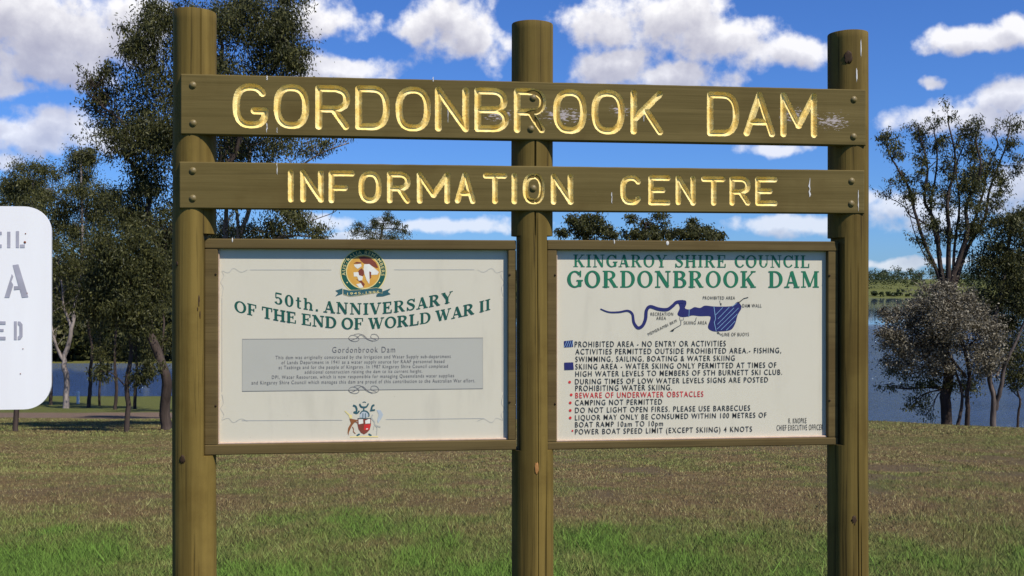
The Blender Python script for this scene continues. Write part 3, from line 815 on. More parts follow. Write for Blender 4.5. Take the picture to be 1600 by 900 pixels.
# rules panel
(ua, za), (ub, zb) = pt(895.5, 417.3), pt(1265, 417.3)
serif_text('KINGAROY SHIRE COUNCIL', ua, pt(1265, 410)[0], pt(895, 417.3)[1], pt(895, 397.6)[1] - pt(895, 417.3)[1], 'heading_word', I_green, PN2, .10, .55, .82)
serif_text('GORDONBROOK DAM', pt(885.5, 440)[0], pt(1280, 440)[0], pt(885, 449.3)[1], pt(885, 422.8)[1] - pt(885, 449.3)[1], 'heading_word', I_green, PN2, .10, .6, .95)
RL = [("PROHIBITED AREA - NO ENTRY OR ACTIVITIES", 898, 1134, 533.5, 542.2), ("ACTIVITIES PERMITTED OUTSIDE PROHIBITED AREA.- FISHING,", 899, 1220.5, 545.2, 553.6),
      ("SWIMMING, SAILING, BOATING & WATER SKIING", 899, 1148, 557, 565.3), ("SKIING AREA - WATER SKIING ONLY PERMITTED AT TIMES OF", 899, 1213, 568.5, 577),
      ("HIGH WATER LEVELS TO MEMBERS OF STH BURNETT SKI CLUB.", 899, 1222, 580, 588.3), ("DURING TIMES OF LOW WATER LEVELS SIGNS ARE POSTED", 898.5, 1200, 592, 600.2),
      ("PROHIBITING WATER SKIING.", 899, 1050, 602.3, 610.9), ("BEWARE OF UNDERWATER OBSTACLES", 899, 1099, 613.5, 622), ("CAMPING NOT PERMITTED", 898.5, 1034.5, 625, 633.3),
      ("DO NOT LIGHT OPEN FIRES. PLEASE USE BARBECUES", 898.5, 1172, 636.7, 645), ("LIQUOR MAY ONLY BE CONSUMED WITHIN 100 METRES OF", 898.5, 1197.5, 648.4, 656.5),
      ("BOAT RAMP 10am TO 10pm", 898.5, 1036, 659.4, 667.5), ("POWER BOAT SPEED LIMIT (EXCEPT SKIING) 4 KNOTS", 898.5, 1175, 670.4, 678.6)]
for (s, a, b_, ya, yb) in RL:
    sans_text(s, a, b_, ya, yb, 'text_line', I_red if s.startswith('BEWARE') else I_black, PN2, .010)
sans_text("R. KNOPKE", 1232, 1260, 653.3, 661.3, 'text_line', I_black, PN2, .0); sans_text("CHIEF EXECUTIVE OFFICER", 1213.5, 1286, 664, 672.5, 'text_line', I_black, PN2, .0)
def disc(I, px, py, r, n=14, layer=None):
    u, z = pt(px, py); I.poly([(u + r * math.cos(2 * math.pi * i / n), z + r * math.sin(2 * math.pi * i / n)) for i in range(n)], layer)
for (x, y) in ((890, 597), (892.5, 616.8), (891, 629.3), (891, 641.2), (891, 652.8), (894.5, 673)):
    I = Ink(); disc(I, x, y, .0052 if y < 670 else .0035); I.build('bullet', I_red, PN2)
I = Ink(); I.poly(pts([(881, 533), (895, 531.5), (895.5, 542), (881.2, 543)]), 3); pb = I.build('key_square', I_navy, PN2)
I = Ink()
for k in range(4): I.ribbon(pts([(881.5 + k * 3.6, 542.6), (886 + k * 3, 532.6)]), .0018, layer=10 + k)
I.build('key_square', I_sky, PN2)
I = Ink(); I.poly(pts([(881.5, 566.5), (895.5, 566), (896.5, 577.5), (881.8, 578)])); I.build('key_square', I_navy, PN2)
# map
z5 = lambda l: [(850 + x / 3.404, 360 + y / 3.404) for x, y in l]
I = Ink()
riv = spline(z5([(300, 417), (345, 434), (400, 434), (445, 427), (470, 445), (478, 490), (500, 518), (525, 505), (540, 470), (545, 425), (565, 405), (610, 418), (655, 420), (685, 400), (705, 382), (740, 378)]), 6)
riv = [pt(*p) for p in riv]; n_ = len(riv)
I.ribbon(riv, [.004 + .008 * min(1, i / n_ * 2.2) for i in range(n_)])
lakep = spline(z5([(706, 374), (750, 372), (757, 390), (750, 414), (775, 420), (800, 408), (830, 412), (855, 400), (900, 404), (940, 405), (1000, 402), (1028, 382), (1050, 410), (1030, 450), (1015, 500), (990, 530), (930, 537), (895, 535), (872, 515), (885, 470), (880, 456), (830, 456), (790, 452), (765, 458), (730, 460), (710, 445), (722, 410), (706, 374)]), 5)
I.poly([pt(*p) for p in lakep[:-1]], 2)
I.build('dam_map', I_navy, PN2)
I = Ink()
for k, (a, b2) in enumerate([((925, 470), (985, 408)), ((922, 500), (1010, 412)), ((920, 525), (1035, 412)), ((940, 530), (1028, 444)), ((968, 532), (1016, 482)), ((912, 450), (950, 410)), ((1000, 405), (1025, 388))]):
    I.ribbon(pts(z5([a, b2])), .0016, layer=8 + k % 5)
I.build('map_hatching', I_sky, PN2)
I = Ink(); I.ribbon(pts(z5([(903, 405), (912, 470), (905, 490), (915, 535)])), .0022, layer=18); I.build('map_boundary', I_sky, PN2)
I = Ink(); I.ribbon(pts(z5([(772, 418), (770, 458)])), .0018, layer=17); I.build('map_boundary', I_sky, PN2)
I = Ink()
for l, w in (([(1035, 384), (1062, 362), (1086, 356)], .0028), ([(934, 372), (940, 400)], .0012), ([(722, 460), (722, 476), (742, 476), (742, 462)], .0014), ([(728, 478), (728, 502), (676, 532)], .0018), ([(806, 482), (810, 462)], .0014), ([(945, 556), (922, 542)], .0022)):
    I = Ink(); I.ribbon(pts(z5(l)), w); I.build('map_pointer', I_black, PN2)
I = Ink(); I.poly(pts(z5([(668, 536), (694, 524), (688, 536)]))); I.build('map_arrow', I_black, PN2)
I = Ink(); I.poly(pts(z5([(918, 538), (932, 542), (926, 550)]))); I.build('map_arrow', I_black, PN2)
I = Ink(); I.poly(pts(z5([(936, 388), (945, 388), (942, 402)]))); I.build('map_arrow', I_black, PN2)
I = Ink(); I.poly(pts(z5([(1026, 382), (1034, 378), (1052, 404), (1044, 410)])))
I.build('map_dam_wall', I_black, PN2)
for (s, x0, x1, y0, y1) in (('PROHIBITED AREA', 845, 1016, 350, 367), ('DAM WALL', 1055, 1157, 391, 409), ('RECREATION', 567, 687, 436, 453), ('AREA', 597, 649, 458, 475), ('SKIING AREA', 743, 866, 482, 500), ('LINE OF BUOYS', 947, 1090, 544, 562)):
    (a, c_), (b2, d_) = z5([(x0, y0), (x1, y1)]); sans_text(s, a, b2, c_, d_, 'map_caption', I_black, PN2, .004)
pa, pb2 = pt(*z5([(556, 560)])[0]), pt(*z5([(708, 486)])[0])
def rotfn(a, h):
    dx, dz = pb2[0] - pa[0], pb2[1] - pa[1]; l = math.hypot(dx, dz)
    return pa[0] + dx * a - dz / l * h * .0105, pa[1] + dz * a + dx / l * h * .0105
sans_text('MEMERAMBI 8KM', 0, 0, 0, 0, 'map_caption', I_black, PN2, .002, rotfn)

# history panel
def arc(px):      # dip of the two curved headings in photo pixels, 0 at the ends
    return 0
zc = lambda y: pt(567, y)[1]
uc = pt(566, 480)[0]; half = pt(766, 480)[0] - uc
def dip(u):
    q = (u - uc) / half; return .068 * (abs(q) ** 1.75)
hh = zc(470) - zc(487.5)
serif_text('50th. ANNIVERSARY', pt(428, 470)[0], pt(707, 470)[0], zc(491.5), hh * 1.02, 'heading_word', I_dkgreen, PN1, .10, .25, 1.0, lambda u: dip(u) * 1.20)
serif_text('OF THE END OF WORLD WAR II', pt(366, 480)[0], pt(766.5, 480)[0], zc(514.5), hh * 1.0, 'heading_word', I_dkgreen, PN1, .04, .32, 1.0, lambda u: dip(u) * 1.02)
I = Ink()
bx = pts([(378.5, 530.5), (754.5, 527.3), (754.5, 606.5), (378.5, 612)])
zt_, zb_ = (bx[0][1] + bx[1][1]) / 2, (bx[2][1] + bx[3][1]) / 2
bx = [(bx[0][0], zt_), (bx[1][0], zt_), (bx[1][0], zb_), (bx[0][0], zb_)]
I.poly(bx, 0); I.build('text_box', I_box, PN1)
I = Ink()
I.ribbon(bx, .0016, closed=True, layer=6); I.build('box_border', I_text, PN1)
for cy in (528.5, 609.5):
    if True:
        I = Ink()
        A = [(545, 1), (549, 4), (556, 5), (561, 2), (558, -3), (550, -5), (545, -1), (548, 3), (556, 0), (566, -6), (576, 2), (586, 4), (592, 0), (588, -6), (581, -6), (580, -1), (588, 2)]
        I.ribbon([pt(x, cy + y) for x, y in spline(A, 6)], .0015, layer=14)
        A = [(553, -6), (563, -7), (573, 1), (583, 5)]
        I.ribbon([pt(x, cy + y) for x, y in spline(A, 6)], .0013, layer=16)
        I.build('flourish', I_text, PN1)
z3 = lambda x0, x1, y0, y1: (370 + x0 / 4, 370 + x1 / 4, 520 + y0 / 4, 520 + y1 / 4)
for (s, x0, x1, y0, y1, bd) in (("Gordonbrook Dam", 597, 990, 88, 124, .0), ("This dam was originally constructed by the Irrigation and Water Supply sub-department", 243, 1338, 143, 164, 0), ("of Lands Department in 1941 as a water supply source for RAAF personnel based", 280, 1298, 174, 195, 0),
        ("at Taabinga and for the people of Kingaroy. In 1987 Kingaroy Shire Council completed", 262, 1320, 205, 226, 0), ("additional construction raising the dam to its current height.", 425, 1160, 234, 254, 0),
        ("DPI, Water Resources, which is now responsible for managing Queenslands water supplies", 220, 1358, 266, 287, 0), ("and Kingaroy Shire Council which manages this dam are proud of this contribution to the Australian War effort.", 93, 1490, 300, 322, 0)):
    a, b2, c_, d_ = z3(x0, x1, y0, y1)
    ym = pt(a, d_)[1]
    # lines run level on the panel; take the mid-line height
    sans_text(s, a, b2, c_ , d_, 'text_line', I_text, PN1, -.004 if s[0] != 'G' else -.008)
I = Ink()
for l in ([(391, 421.5), (518, 421.5)], [(616, 421.3), (741, 421.2)], [(378, 657), (535, 656.2)], [(603, 655.2), (757, 653.5)]): I = Ink(); I.ribbon(pts(l), .0013); I.build('border_line', I_line, PN1)
for sx_, a in ((1, 347), (-1, 786)):
    for (cy, sy_) in ((423, 1), (656, -1)):
        A = [(0, 40), (2, 26), (-2, 18), (3, 8), (0, 0), (10, 3), (18, -4), (30, 2), (40, -2)]
        I = Ink(); I.ribbon([pt(a + sx_ * x, cy + sy_ * y) for x, y in spline(A, 5)], .0010); I.build('border_scroll', I_line, PN1)
for a in (347, 785): I = Ink(); I.ribbon(pts([(a, 465), (a, 612)]), .0010); I.build('border_line', I_line, PN1)
# round emblem
ec = pt(567.8, 424.5); er = abs(pt(603, 424)[0] - ec[0])
def ring(I, r0, r1, layer, a0=0, a1=360, c=ec, n=64):
    P = [(c[0] + (r0 + r1) / 2 * math.cos(R(a0 + (a1 - a0) * i / n)), c[1] + (r0 + r1) / 2 * math.sin(R(a0 + (a1 - a0) * i / n))) for i in range(n + (0 if a1 - a0 == 360 else 1))]
    I.ribbon(P, r1 - r0, closed=(a1 - a0 == 360), layer=layer)
def circ(I, r, layer, c=ec, n=64): I.poly([(c[0] + r * math.cos(2 * math.pi * i / n), c[1] + r * math.sin(2 * math.pi * i / n)) for i in range(n)], layer)
I = Ink(); circ(I, er, 0); I.build('emblem_disc', I_dkgreen, PN1)
I = Ink(); ring(I, er * .985, er * 1.03, 3); ring(I, er * .73, er * .77, 3); I.build('emblem_rim', I_pale, PN1)
I = Ink(); circ(I, er * .735, 2); I.build('emblem_field', I_gold, PN1)
z8 = lambda l: [pt(500 + x / 10, 380 + y / 10) for x, y in l]
I = Ink(); I.poly(z8([(600, 220), (680, 205), (780, 225), (870, 300), (910, 380), (880, 390), (820, 360), (760, 330), (690, 320), (640, 280)]), 5)
I.poly(z8([(520, 320), (570, 290), (650, 300), (640, 325), (560, 318)]), 5); I.poly(z8([(610, 420), (650, 390), (690, 440), (685, 500), (620, 540), (590, 450)]), 6); I.poly(z8([(560, 560), (650, 585), (700, 640), (680, 690), (640, 620)]), 6)
I.poly(z8([(770, 440), (800, 450), (800, 540), (775, 560)]), 9); I.build('emblem_shading', I_maroon, PN1)
I = Ink(); I.poly(z8([(530, 335), (640, 320), (650, 360), (590, 400), (545, 370)]), 8); I.poly(z8([(690, 330), (770, 325), (850, 390), (920, 450), (900, 490), (800, 495), (780, 530), (770, 640), (730, 580), (695, 480), (680, 400)]), 8)
I.poly(z8([(525, 455), (600, 450), (610, 500), (670, 520), (660, 580), (605, 585), (580, 520), (530, 520)]), 8); I.poly(z8([(565, 640), (640, 625), (680, 690), (620, 700)]), 8); I.build('emblem_figure', I_cream, PN1)
I = Ink()
rib = z8([(360, 715), (450, 735), (600, 730), (750, 710), (880, 695), (975, 715), (975, 780), (880, 770), (760, 790), (620, 815), (470, 830), (365, 800)])
I.poly(rib, 7); I.poly(z8([(240, 740), (350, 705), (350, 790), (240, 830), (285, 775)]), 6); I.poly(z8([(985, 750), (1105, 705), (1060, 760), (1105, 795), (985, 830), (880, 835), (885, 800)]), 6)
I.build('emblem_ribbon', I_teal, PN1)
I = Ink(); I.ribbon(rib, .0011, closed=True, layer=10); I.build('emblem_rim', I_pale, PN1)
ra, rb = z8([(425, 800), (925, 768)])
sans_text('1945-1995', 0, 0, 0, 0, 'emblem_lettering', I_pale, PN1, .01, lambda a, h: (ra[0] + (rb[0] - ra[0]) * a, ra[1] + (rb[1] - ra[1]) * a - .0025 + h * .0085))
s = 'AUSTRALIA REMEMBERS'
for arc0, arc1, s in ((192, -12, s),):
    def afn(a, h, arc0=arc0, arc1=arc1):
        th = R(arc0 + (arc1 - arc0) * a); r = er * (.80 + .14 * h); return ec[0] + r * math.cos(th), ec[1] + r * math.sin(th)
    sans_text(s, 0, 0, 0, 0, 'emblem_lettering', I_pale, PN1, .005, afn)
for a in (214, -34):
    I = Ink(); p = (ec[0] + er * .865 * math.cos(R(a)), ec[1] + er * .865 * math.sin(R(a))); I.poly([(p[0] + .0025 * math.cos(k), p[1] + .0025 * math.sin(k)) for k in np.linspace(0, 5.5, 6)], 8); I.build('emblem_star', I_pale, PN1)
# coat of arms
zq = lambda l: [pt(520 + x / 10.59, 610 + y / 10.59) for x, y in l]
I = Ink(); I.poly(zq([(410, 465), (630, 465), (632, 570), (610, 650), (565, 700), (515, 728), (465, 700), (425, 640), (408, 560)]), 2); I.build('crest_shield', I_maroon, PN1)
I = Ink(); I.poly(zq([(518, 565), (630, 555), (612, 645), (565, 660), (512, 655)]), 5); I.build('crest_field', I_red, PN1)
I = Ink(); I.poly(zq([(425, 480), (500, 475), (505, 545), (430, 560)]), 5); I.poly(zq([(535, 500), (600, 470), (620, 480), (618, 545), (540, 550)]), 5); I.poly(zq([(545, 640), (565, 622), (590, 638), (560, 648)]), 7)
I.build('crest_field', I_cream, PN1)
I = Ink(); I.poly(zq([(455, 375), (490, 335), (545, 335), (590, 370), (600, 430), (520, 460), (440, 440)]), 2); I.build('crest_helmet', I_silver, PN1); I = Ink(); I.poly(zq([(725, 320), (790, 325), (835, 400), (800, 470), (750, 545), (735, 500), (760, 400)]), 2)
I.build('crest_wing', I_silver, PN1)
I = Ink()
for l, w in (([(335, 245), (375, 260), (395, 300), (390, 350), (345, 360)], .006), ([(345, 355), (400, 375), (440, 335)], .005), ([(690, 240), (655, 255), (640, 310)], .006), ([(620, 330), (700, 320)], .005), ([(445, 220), (470, 265), (515, 275), (560, 265), (590, 215)], .005), ([(515, 275), (515, 335)], .004), ([(455, 380), (490, 340), (550, 340), (595, 380), (600, 430)], .0035), ([(500, 375), (500, 450)], .002), ([(540, 375), (540, 450)], .002), ([(395, 750), (445, 720)], .006), ([(590, 720), (640, 750)], .006), ([(410, 465), (630, 465)], .003), ([(495, 200), (520, 190), (550, 200)], .003)):
    I = Ink(); I.ribbon(zq(spline(l, 5)) if len(l) > 2 else zq(l), w); I.build('crest_mantling', I_teal, PN1)
I = Ink(); I.poly(zq([(275, 470), (340, 475), (410, 490), (405, 505), (350, 540), (320, 580), (290, 640), (265, 700), (262, 745), (245, 700), (255, 620), (300, 540)]), 4)
I.ribbon(zq([(325, 600), (345, 640), (340, 680), (375, 715)]), .003, layer=6); I.ribbon(zq([(350, 500), (420, 545)]), .003, layer=7); I.build('crest_deer', I_brown, PN1)
I = Ink(); I.poly(zq([(190, 340), (210, 335), (285, 400), (320, 410), (320, 465), (280, 465), (260, 410)]), 5); I.build('crest_deer', I_pale, PN1); I = Ink(); I.ribbon(zq([(285, 770), (500, 765), (750, 765)]), .004, layer=5); I.build('crest_base', I_pale, PN1)
I = Ink(); I.ribbon(zq(spline([(660, 400), (640, 450), (690, 520), (700, 570), (790, 605)], 5)), .005, layer=5); I.ribbon(zq([(690, 560), (735, 620), (725, 735)]), .0025, layer=6); I.ribbon(zq([(690, 570), (670, 650)]), .0025, layer=7); I.build('crest_bird', I_box, PN1)

# ------------------------------------------------------------------ white council sign at the left
WD = 3.66
def wpt(px, py, d=WD):
    r = ray(px, py); s_ = d / r.y; return EYE + r * s_
pr_ = wpt(80, 480); zt = wpt(60, 323).z; zb = wpt(60, 639).z
WYAW = R(9); WU = Vector((math.cos(WYAW), math.sin(WYAW), 0)); WN = Vector((math.sin(WYAW), -math.cos(WYAW), 0))
WB = empty('council_sign', (pr_.x - .44 * WU.x, WD - .44 * WU.y, 0), 'white round-cornered council sign with faded grey stencilled letters on a steel pipe', 'sign')
M_white, t, b = newmat('white_sign_paint')
co = t.nodes.new('ShaderNodeTexCoord'); n = noisev(t, mapped(t, co.outputs['Object'], (9, 9, 1.2)), 1, 5, .6)
t.links.new(mixc(t, n.outputs['Fac'], (.76, .73, .72), (.88, .865, .85)), b.inputs['Base Color']); b.inputs['Roughness'].default_value = .4
bm = bmesh.new(); hw_, rc = .44, .085
P = []
for (cx_, cz_, a0) in ((hw_ - rc, zt - rc, 0), (-hw_ + rc, zt - rc, 90), (-hw_ + rc, zb + rc, 180), (hw_ - rc, zb + rc, 270)):
    for i in range(11):
        a = R(a0 + 9 * i); P.append((cx_ + rc * math.cos(a), cz_ + rc * math.sin(a)))
fv = [bm.verts.new((x, 0, z)) for x, z in P]; f = bm.faces.new(fv)
ex = bmesh.ops.extrude_face_region(bm, geom=[f])
for v in ex['geom']:
    if isinstance(v, bmesh.types.BMVert): v.co.y += .012
bmesh.ops.recalc_face_normals(bm, faces=bm.faces)
bmobj('sign_plate', bm, M_white, WB); WB.rotation_euler = (0, 0, R(9))
PLATE = [o for o in WB.children][0]
M_sten = flat('stencil_grey', (.36, .35, .40), .7, .2, var=.5, scale=9); M_pipe = flat('galvanised_pipe', (.35, .36, .37), .45, .5, .6)
bm = bmesh.new(); bmesh.ops.create_cone(bm, cap_ends=True, segments=24, radius1=.03, radius2=.03, depth=zt + .4, matrix=Matrix.Translation((0, .044, (zt + .4) / 2 - .5)))
bmobj('pipe', bm, M_pipe, WB, False)
def wl(px, py):
    r = ray(px, py); p = EYE + r * ((WB.location - EYE).dot(WN) / r.dot(WN)) - WB.location
    return p.dot(WU), p.z
def sten(polys):
    vs = []; fs = []
    for i, pl in enumerate(polys):
        k = len(vs); y = -.0012 - .0001 * i
        for (x, y_) in pl:
            u, z = wl(x, y_); vs.append((u, y, z))
        fs.append(list(range(k, k + len(pl))))
    o = obj('stencil_letter', vs, fs, M_sten, PLATE)
    return o
def rect(a, b_, c_, d_): return [(a, b_), (c_, b_), (c_, d_), (a, d_)]
sten([rect(-13, 362, -9, 387), rect(-7, 362, 3, 367), rect(-7, 382, 3, 387)])
sten([rect(11.5, 362, 16.5, 387)])
sten([rect(25, 361, 30, 387), rect(31.5, 382, 39, 387)])
sten([[(7, 465), (15, 465), (21, 445), (18, 440), (21, 432), (18.5, 428)], [(20, 414), (29, 413), (44.5, 464), (34.5, 465), (31, 452), (22, 453), (22, 447), (29, 447)]])
sten([rect(-10, 502, -5, 531), rect(-3, 502, 9, 507), rect(-3, 514, 6, 518), rect(-3, 526, 9, 531)])
sten([rect(22, 502, 26.5, 531), [(28, 502), (32, 502.5), (35.5, 507), (35.5, 526), (32, 530.5), (28, 531), (28, 526), (30.5, 524), (30.5, 509), (28, 507)]])
M_rust = flat('rust', (.20, .06, .03), .8, .2)
for (x, y, r) in ((39, 378.5, .004), (40, 365, .0022), (42.5, 458, .002), (32, 584, .002), (36, 545, .0018)):
    u, z = wl(x, y); bm = bmesh.new(); bmesh.ops.create_uvsphere(bm, u_segments=8, v_segments=6, radius=r)
    for v in bm.verts: v.co = Vector((v.co.x + u, v.co.y * .4 - .001, v.co.z + z))
    bmobj('rust_spot', bm, M_rust, PLATE)

# ------------------------------------------------------------------ trees
def leafmat(name, cols, rough=.55, trans=.25):
    m, t, b = newmat(name)
    geo = t.nodes.new('ShaderNodeNewGeometry'); rp = t.nodes.new('ShaderNodeValToRGB')
    rp.color_ramp.interpolation = 'LINEAR'
    for i, c in enumerate(cols):
        e = rp.color_ramp.elements[i] if i < 2 else rp.color_ramp.elements.new(1)
        e.position = i / (len(cols) - 1); e.color = (*c, 1)
    t.links.new(geo.outputs['Random Per Island'], rp.inputs[0])
    t.links.new(rp.outputs[0], b.inputs['Base Color']); b.inputs['Roughness'].default_value = rough; b.inputs['Specular IOR Level'].default_value = .3
    tr = t.nodes.new('ShaderNodeBsdfTranslucent'); mx = t.nodes.new('ShaderNodeMixShader'); mx.inputs[0].default_value = trans
    t.links.new(rp.outputs[0], tr.inputs[0]); t.links.new(b.outputs[0], mx.inputs[1]); t.links.new(tr.outputs[0], mx.inputs[2])
    t.links.new(mx.outputs[0], t.nodes['Material Output'].inputs[0])
    return m
LF_dark = leafmat('leaf_dark_olive', [(.018, .021, .005), (.050, .053, .013), (.115, .110, .030)])
LF_olive = leafmat('leaf_olive', [(.025, .030, .007), (.066, .068, .017), (.135, .13, .04)])
LF_grey = leafmat('leaf_grey_green', [(.048, .039, .022), (.105, .088, .055), (.19, .165, .115), (.38, .34, .25)])
LF_green = leafmat('leaf_green', [(.022, .034, .010), (.045, .06, .018), (.075, .09, .03)])
def barkmat(name, a, b_):
    m, t, b = newmat(name); co = t.nodes.new('ShaderNodeTexCoord')
    n = noisev(t, mapped(t, co.outputs['Object'], (5, 5, .9)), 1, 6, .65); c = mixc(t, smooth(t, n.outputs['Fac'], .3, .7), a, b_)
    t.links.new(c, b.inputs['Base Color']); b.inputs['Roughness'].default_value = .85; b.inputs['Specular IOR Level'].default_value = .15
    bump(t, b, n.outputs['Fac'], .7, .04); return m
BK_dark = barkmat('bark_dark', (.035, .025, .020), (.075, .055, .045)); BK_pale = barkmat('bark_pale', (.16, .13, .115), (.33, .28, .25)); BK_grey = barkmat('bark_grey', (.07, .055, .05), (.15, .12, .105))

def tube(VV, FF, P, Rr, sides=6):
    k0 = len(VV); n = len(P)
    for i in range(n):
        d = (P[min(i + 1, n - 1)] - P[max(i - 1, 0)])
        d = d.normalized() if d.length > 1e-6 else Vector((0, 0, 1))
        a = d.cross(Vector((0.31, .95, 0.02))); a = a.normalized() if a.length > 1e-4 else Vector((1, 0, 0)); b = d.cross(a)
        for s in range(sides):
            th = 2 * math.pi * s / sides; VV.append(P[i] + (a * math.cos(th) + b * math.sin(th)) * Rr[i])
    for i in range(n - 1):
        for s in range(sides):
            FF.append((k0 + i * sides + s, k0 + i * sides + (s + 1) % sides, k0 + (i + 1) * sides + (s + 1) % sides, k0 + (i + 1) * sides + s))
def wiggle(a, b, rs, amp, n=6, sag=0):
    L_ = (b - a).length; out = []
    o1 = Vector((rs.uniform(-1, 1), rs.uniform(-1, 1), rs.uniform(-1, 1))); o2 = Vector((rs.uniform(-1, 1), rs.uniform(-1, 1), rs.uniform(-1, 1)))
    for i in range(n + 1):
        f = i / n; out.append(a.lerp(b, f) + (o1 * math.sin(f * math.pi) + o2 * math.sin(f * 2 * math.pi) * .5) * amp * L_ + Vector((0, 0, -sag * L_ * math.sin(f * math.pi))))
    return out

def tree(name, label, base, stems, blobs, leaf, bark, seed, group=None, lsize=(.11, .035), dens=1.0, dep=1.0, cat='tree', droop=.75, origin=None, shoots=0, sway=.045, slen=(.5, 1.5)):
    """base: photo px of the foot. stems: list of (list of px points, r0, r1). blobs: (px, py, rx, ry, leaves)"""
    rs = random.Random(seed); nr = np.random.RandomState(seed)
    B = hit(*base) if origin is None else origin
    sc = B.y / F                                   # metres per photo pixel at the tree
    def W3(px, py, dy=0):
        r = ray(px, py); q = EYE + r * (B.y / r.y); return Vector((q.x, B.y + dy, q.z))
    root = empty(name, B, label, cat, group)
    VV = []; FF = []; nodes = []
    for si, (pp, r0, r1) in enumerate(stems):
        dyv = rs.uniform(-.8, .8) * (1 if si else 0)
        P = [W3(p[0], p[1], dyv * i / max(1, len(pp) - 1)) for i, p in enumerate(pp)]
        if si == 0: P[0] = B + Vector((0, 0, -.25))
        Q_ = []
        for i in range(len(P) - 1):
            p0 = P[max(i - 1, 0)]; p1 = P[i]; p2 = P[i + 1]; p3 = P[min(i + 2, len(P) - 1)]
            for k in range(6):
                t_ = k / 6; Q_.append(.5 * (2 * p1 + (p2 - p0) * t_ + (2 * p0 - 5 * p1 + 4 * p2 - p3) * t_ ** 2 + (3 * p1 - p0 - 3 * p2 + p3) * t_ ** 3))
        Q_.append(P[-1]); n = len(Q_)
        f1, f2, f3 = rs.uniform(0, 6), rs.uniform(0, 6), rs.uniform(3, 5)
        Q_ = [q + Vector((rs.uniform(-1, 1), rs.uniform(-1, 1), 0)) * r0 * sc * .18 + Vector((math.sin(f1 + i * f3 / 6), math.sin(f2 + i * f3 / 5), 0)) * sway * min(1, i / 8) for i, q in enumerate(Q_)]
        Rr = [(r0 + (r1 - r0) * (i / (n - 1)) ** .8) * sc * (1.35 if i == 0 and si == 0 else 1) for i in range(n)]
        tube(VV, FF, Q_, Rr, 8)
        nodes += [(q, r) for q, r in zip(Q_, Rr)][n // 4:]
    C = []; S = []
    fine = [q for q in nodes if q[1] < .09]
    for k in range(shoots):
        q, r_ = fine[rs.randrange(len(fine))]
        L_ = rs.uniform(*slen); e = q + Vector((rs.uniform(-.8, .8), rs.uniform(-.7, .7), rs.uniform(.1, 1))).normalized() * L_
        sh = wiggle(q, e, rs, .10, 5, -.08); tube(VV, FF, sh, [max(.006, min(.02, r_ * .5) * (1 - .8 * i / 5)) for i in range(6)], 4)
        n_l = rs.choice((0, 8, 25, 45, 70)); 
        if n_l:
            tt = nr.rand(n_l) ** .7 * 4.99; ii = tt.astype(int); ff = (tt - ii)[:, None]
            A_ = np.array([list(v) for v in sh]); C.append(A_[ii] * (1 - ff) + A_[ii + 1] * ff + nr.normal(0, .09, (n_l, 3)))
    for (bx_, by_, rx, ry, nl) in blobs:
        c0 = W3(bx_, by_, rs.uniform(-1, 1) * rx * sc * .8 * dep); rX, rZ = rx * sc, ry * sc; rY = rX * .9 * dep
        # limb from the nearest lower stem node
        best = min(nodes, key=lambda q: (q[0] - c0).length + (3 if q[0].z > c0.z + .2 else 0))
        rl = min(best[1] * .7, .02 + .012 * (c0 - best[0]).length)
        limb = wiggle(best[0], c0, rs, .10, 6, -.05); tube(VV, FF, limb, [rl * (1 - .7 * i / 6) for i in range(7)], 5)
        ntw = max(5, int(8 + nl / 160)); ends = []
        for k in range(ntw):
            th = rs.uniform(0, 2 * math.pi); ph = math.acos(rs.uniform(-1, 1)); r_ = rs.uniform(.35, 1.05) ** .6
            e = c0 + Vector((rX * r_ * math.sin(ph) * math.cos(th), rY * r_ * math.sin(ph) * math.sin(th), rZ * r_ * math.cos(ph)))
            tw = wiggle(limb[rs.randint(3, 6)], e, rs, .12, 4, -.06); tube(VV, FF, tw, [max(.005, rl * .32 * (1 - .8 * i / 4)) for i in range(5)], 4)
            ends.append(e); ends.append(tw[3]); ends.append(e.lerp(tw[3], .5))
        # leaf clusters round the twig ends
        E_ = np.array([list(e) for e in ends]); kk = nr.randint(0, len(E_), int(nl * dens * 3.4))
        sg = max(.14, min(.42, .20 * (rX + rZ)))
        p = E_[kk] + nr.normal(0, 1, (len(kk), 3)) * np.array([sg, sg, sg * .8]) * (0.35 + .65 * nr.rand(len(E_))[kk])[:, None]
        C.append(p)
    trunk = obj('trunk', VV, FF, bark, root, True)
    if C:
        P = np.concatenate(C); n = len(P)
        ln_ = .86 * lsize[0] * (.6 + .8 * nr.rand(n)); wd = .84 * lsize[1] * (.6 + .8 * nr.rand(n))
        a = nr.rand(n) * 2 * math.pi; tl = nr.normal(droop, .35, n)           # droop: 1 = hanging straight down
        dz = -np.clip(tl, -.4, 1); dh = np.sqrt(np.maximum(0, 1 - dz ** 2))
        d = np.stack([np.cos(a) * dh, np.sin(a) * dh, dz], -1)
        b2 = nr.rand(n) * 2 * math.pi; r_ = np.stack([np.cos(b2), np.sin(b2), nr.normal(0, .35, n)], -1)
        s_ = np.cross(d, r_); s_ /= np.maximum(1e-5, np.linalg.norm(s_, axis=1))[:, None]
        V = np.empty((n, 4, 3)); V[:, 0] = P; V[:, 1] = P + d * (ln_ * .45)[:, None] + s_ * (wd * .5)[:, None]; V[:, 2] = P + d * ln_[:, None]; V[:, 3] = P + d * (ln_ * .45)[:, None] - s_ * (wd * .5)[:, None]
        npmesh('crown', V.reshape(-1, 3), np.arange(n * 4).reshape(-1, 4), leaf, root)
    for ch in root.children: ch.matrix_parent_inverse = Matrix.Translation(-B)
    return root

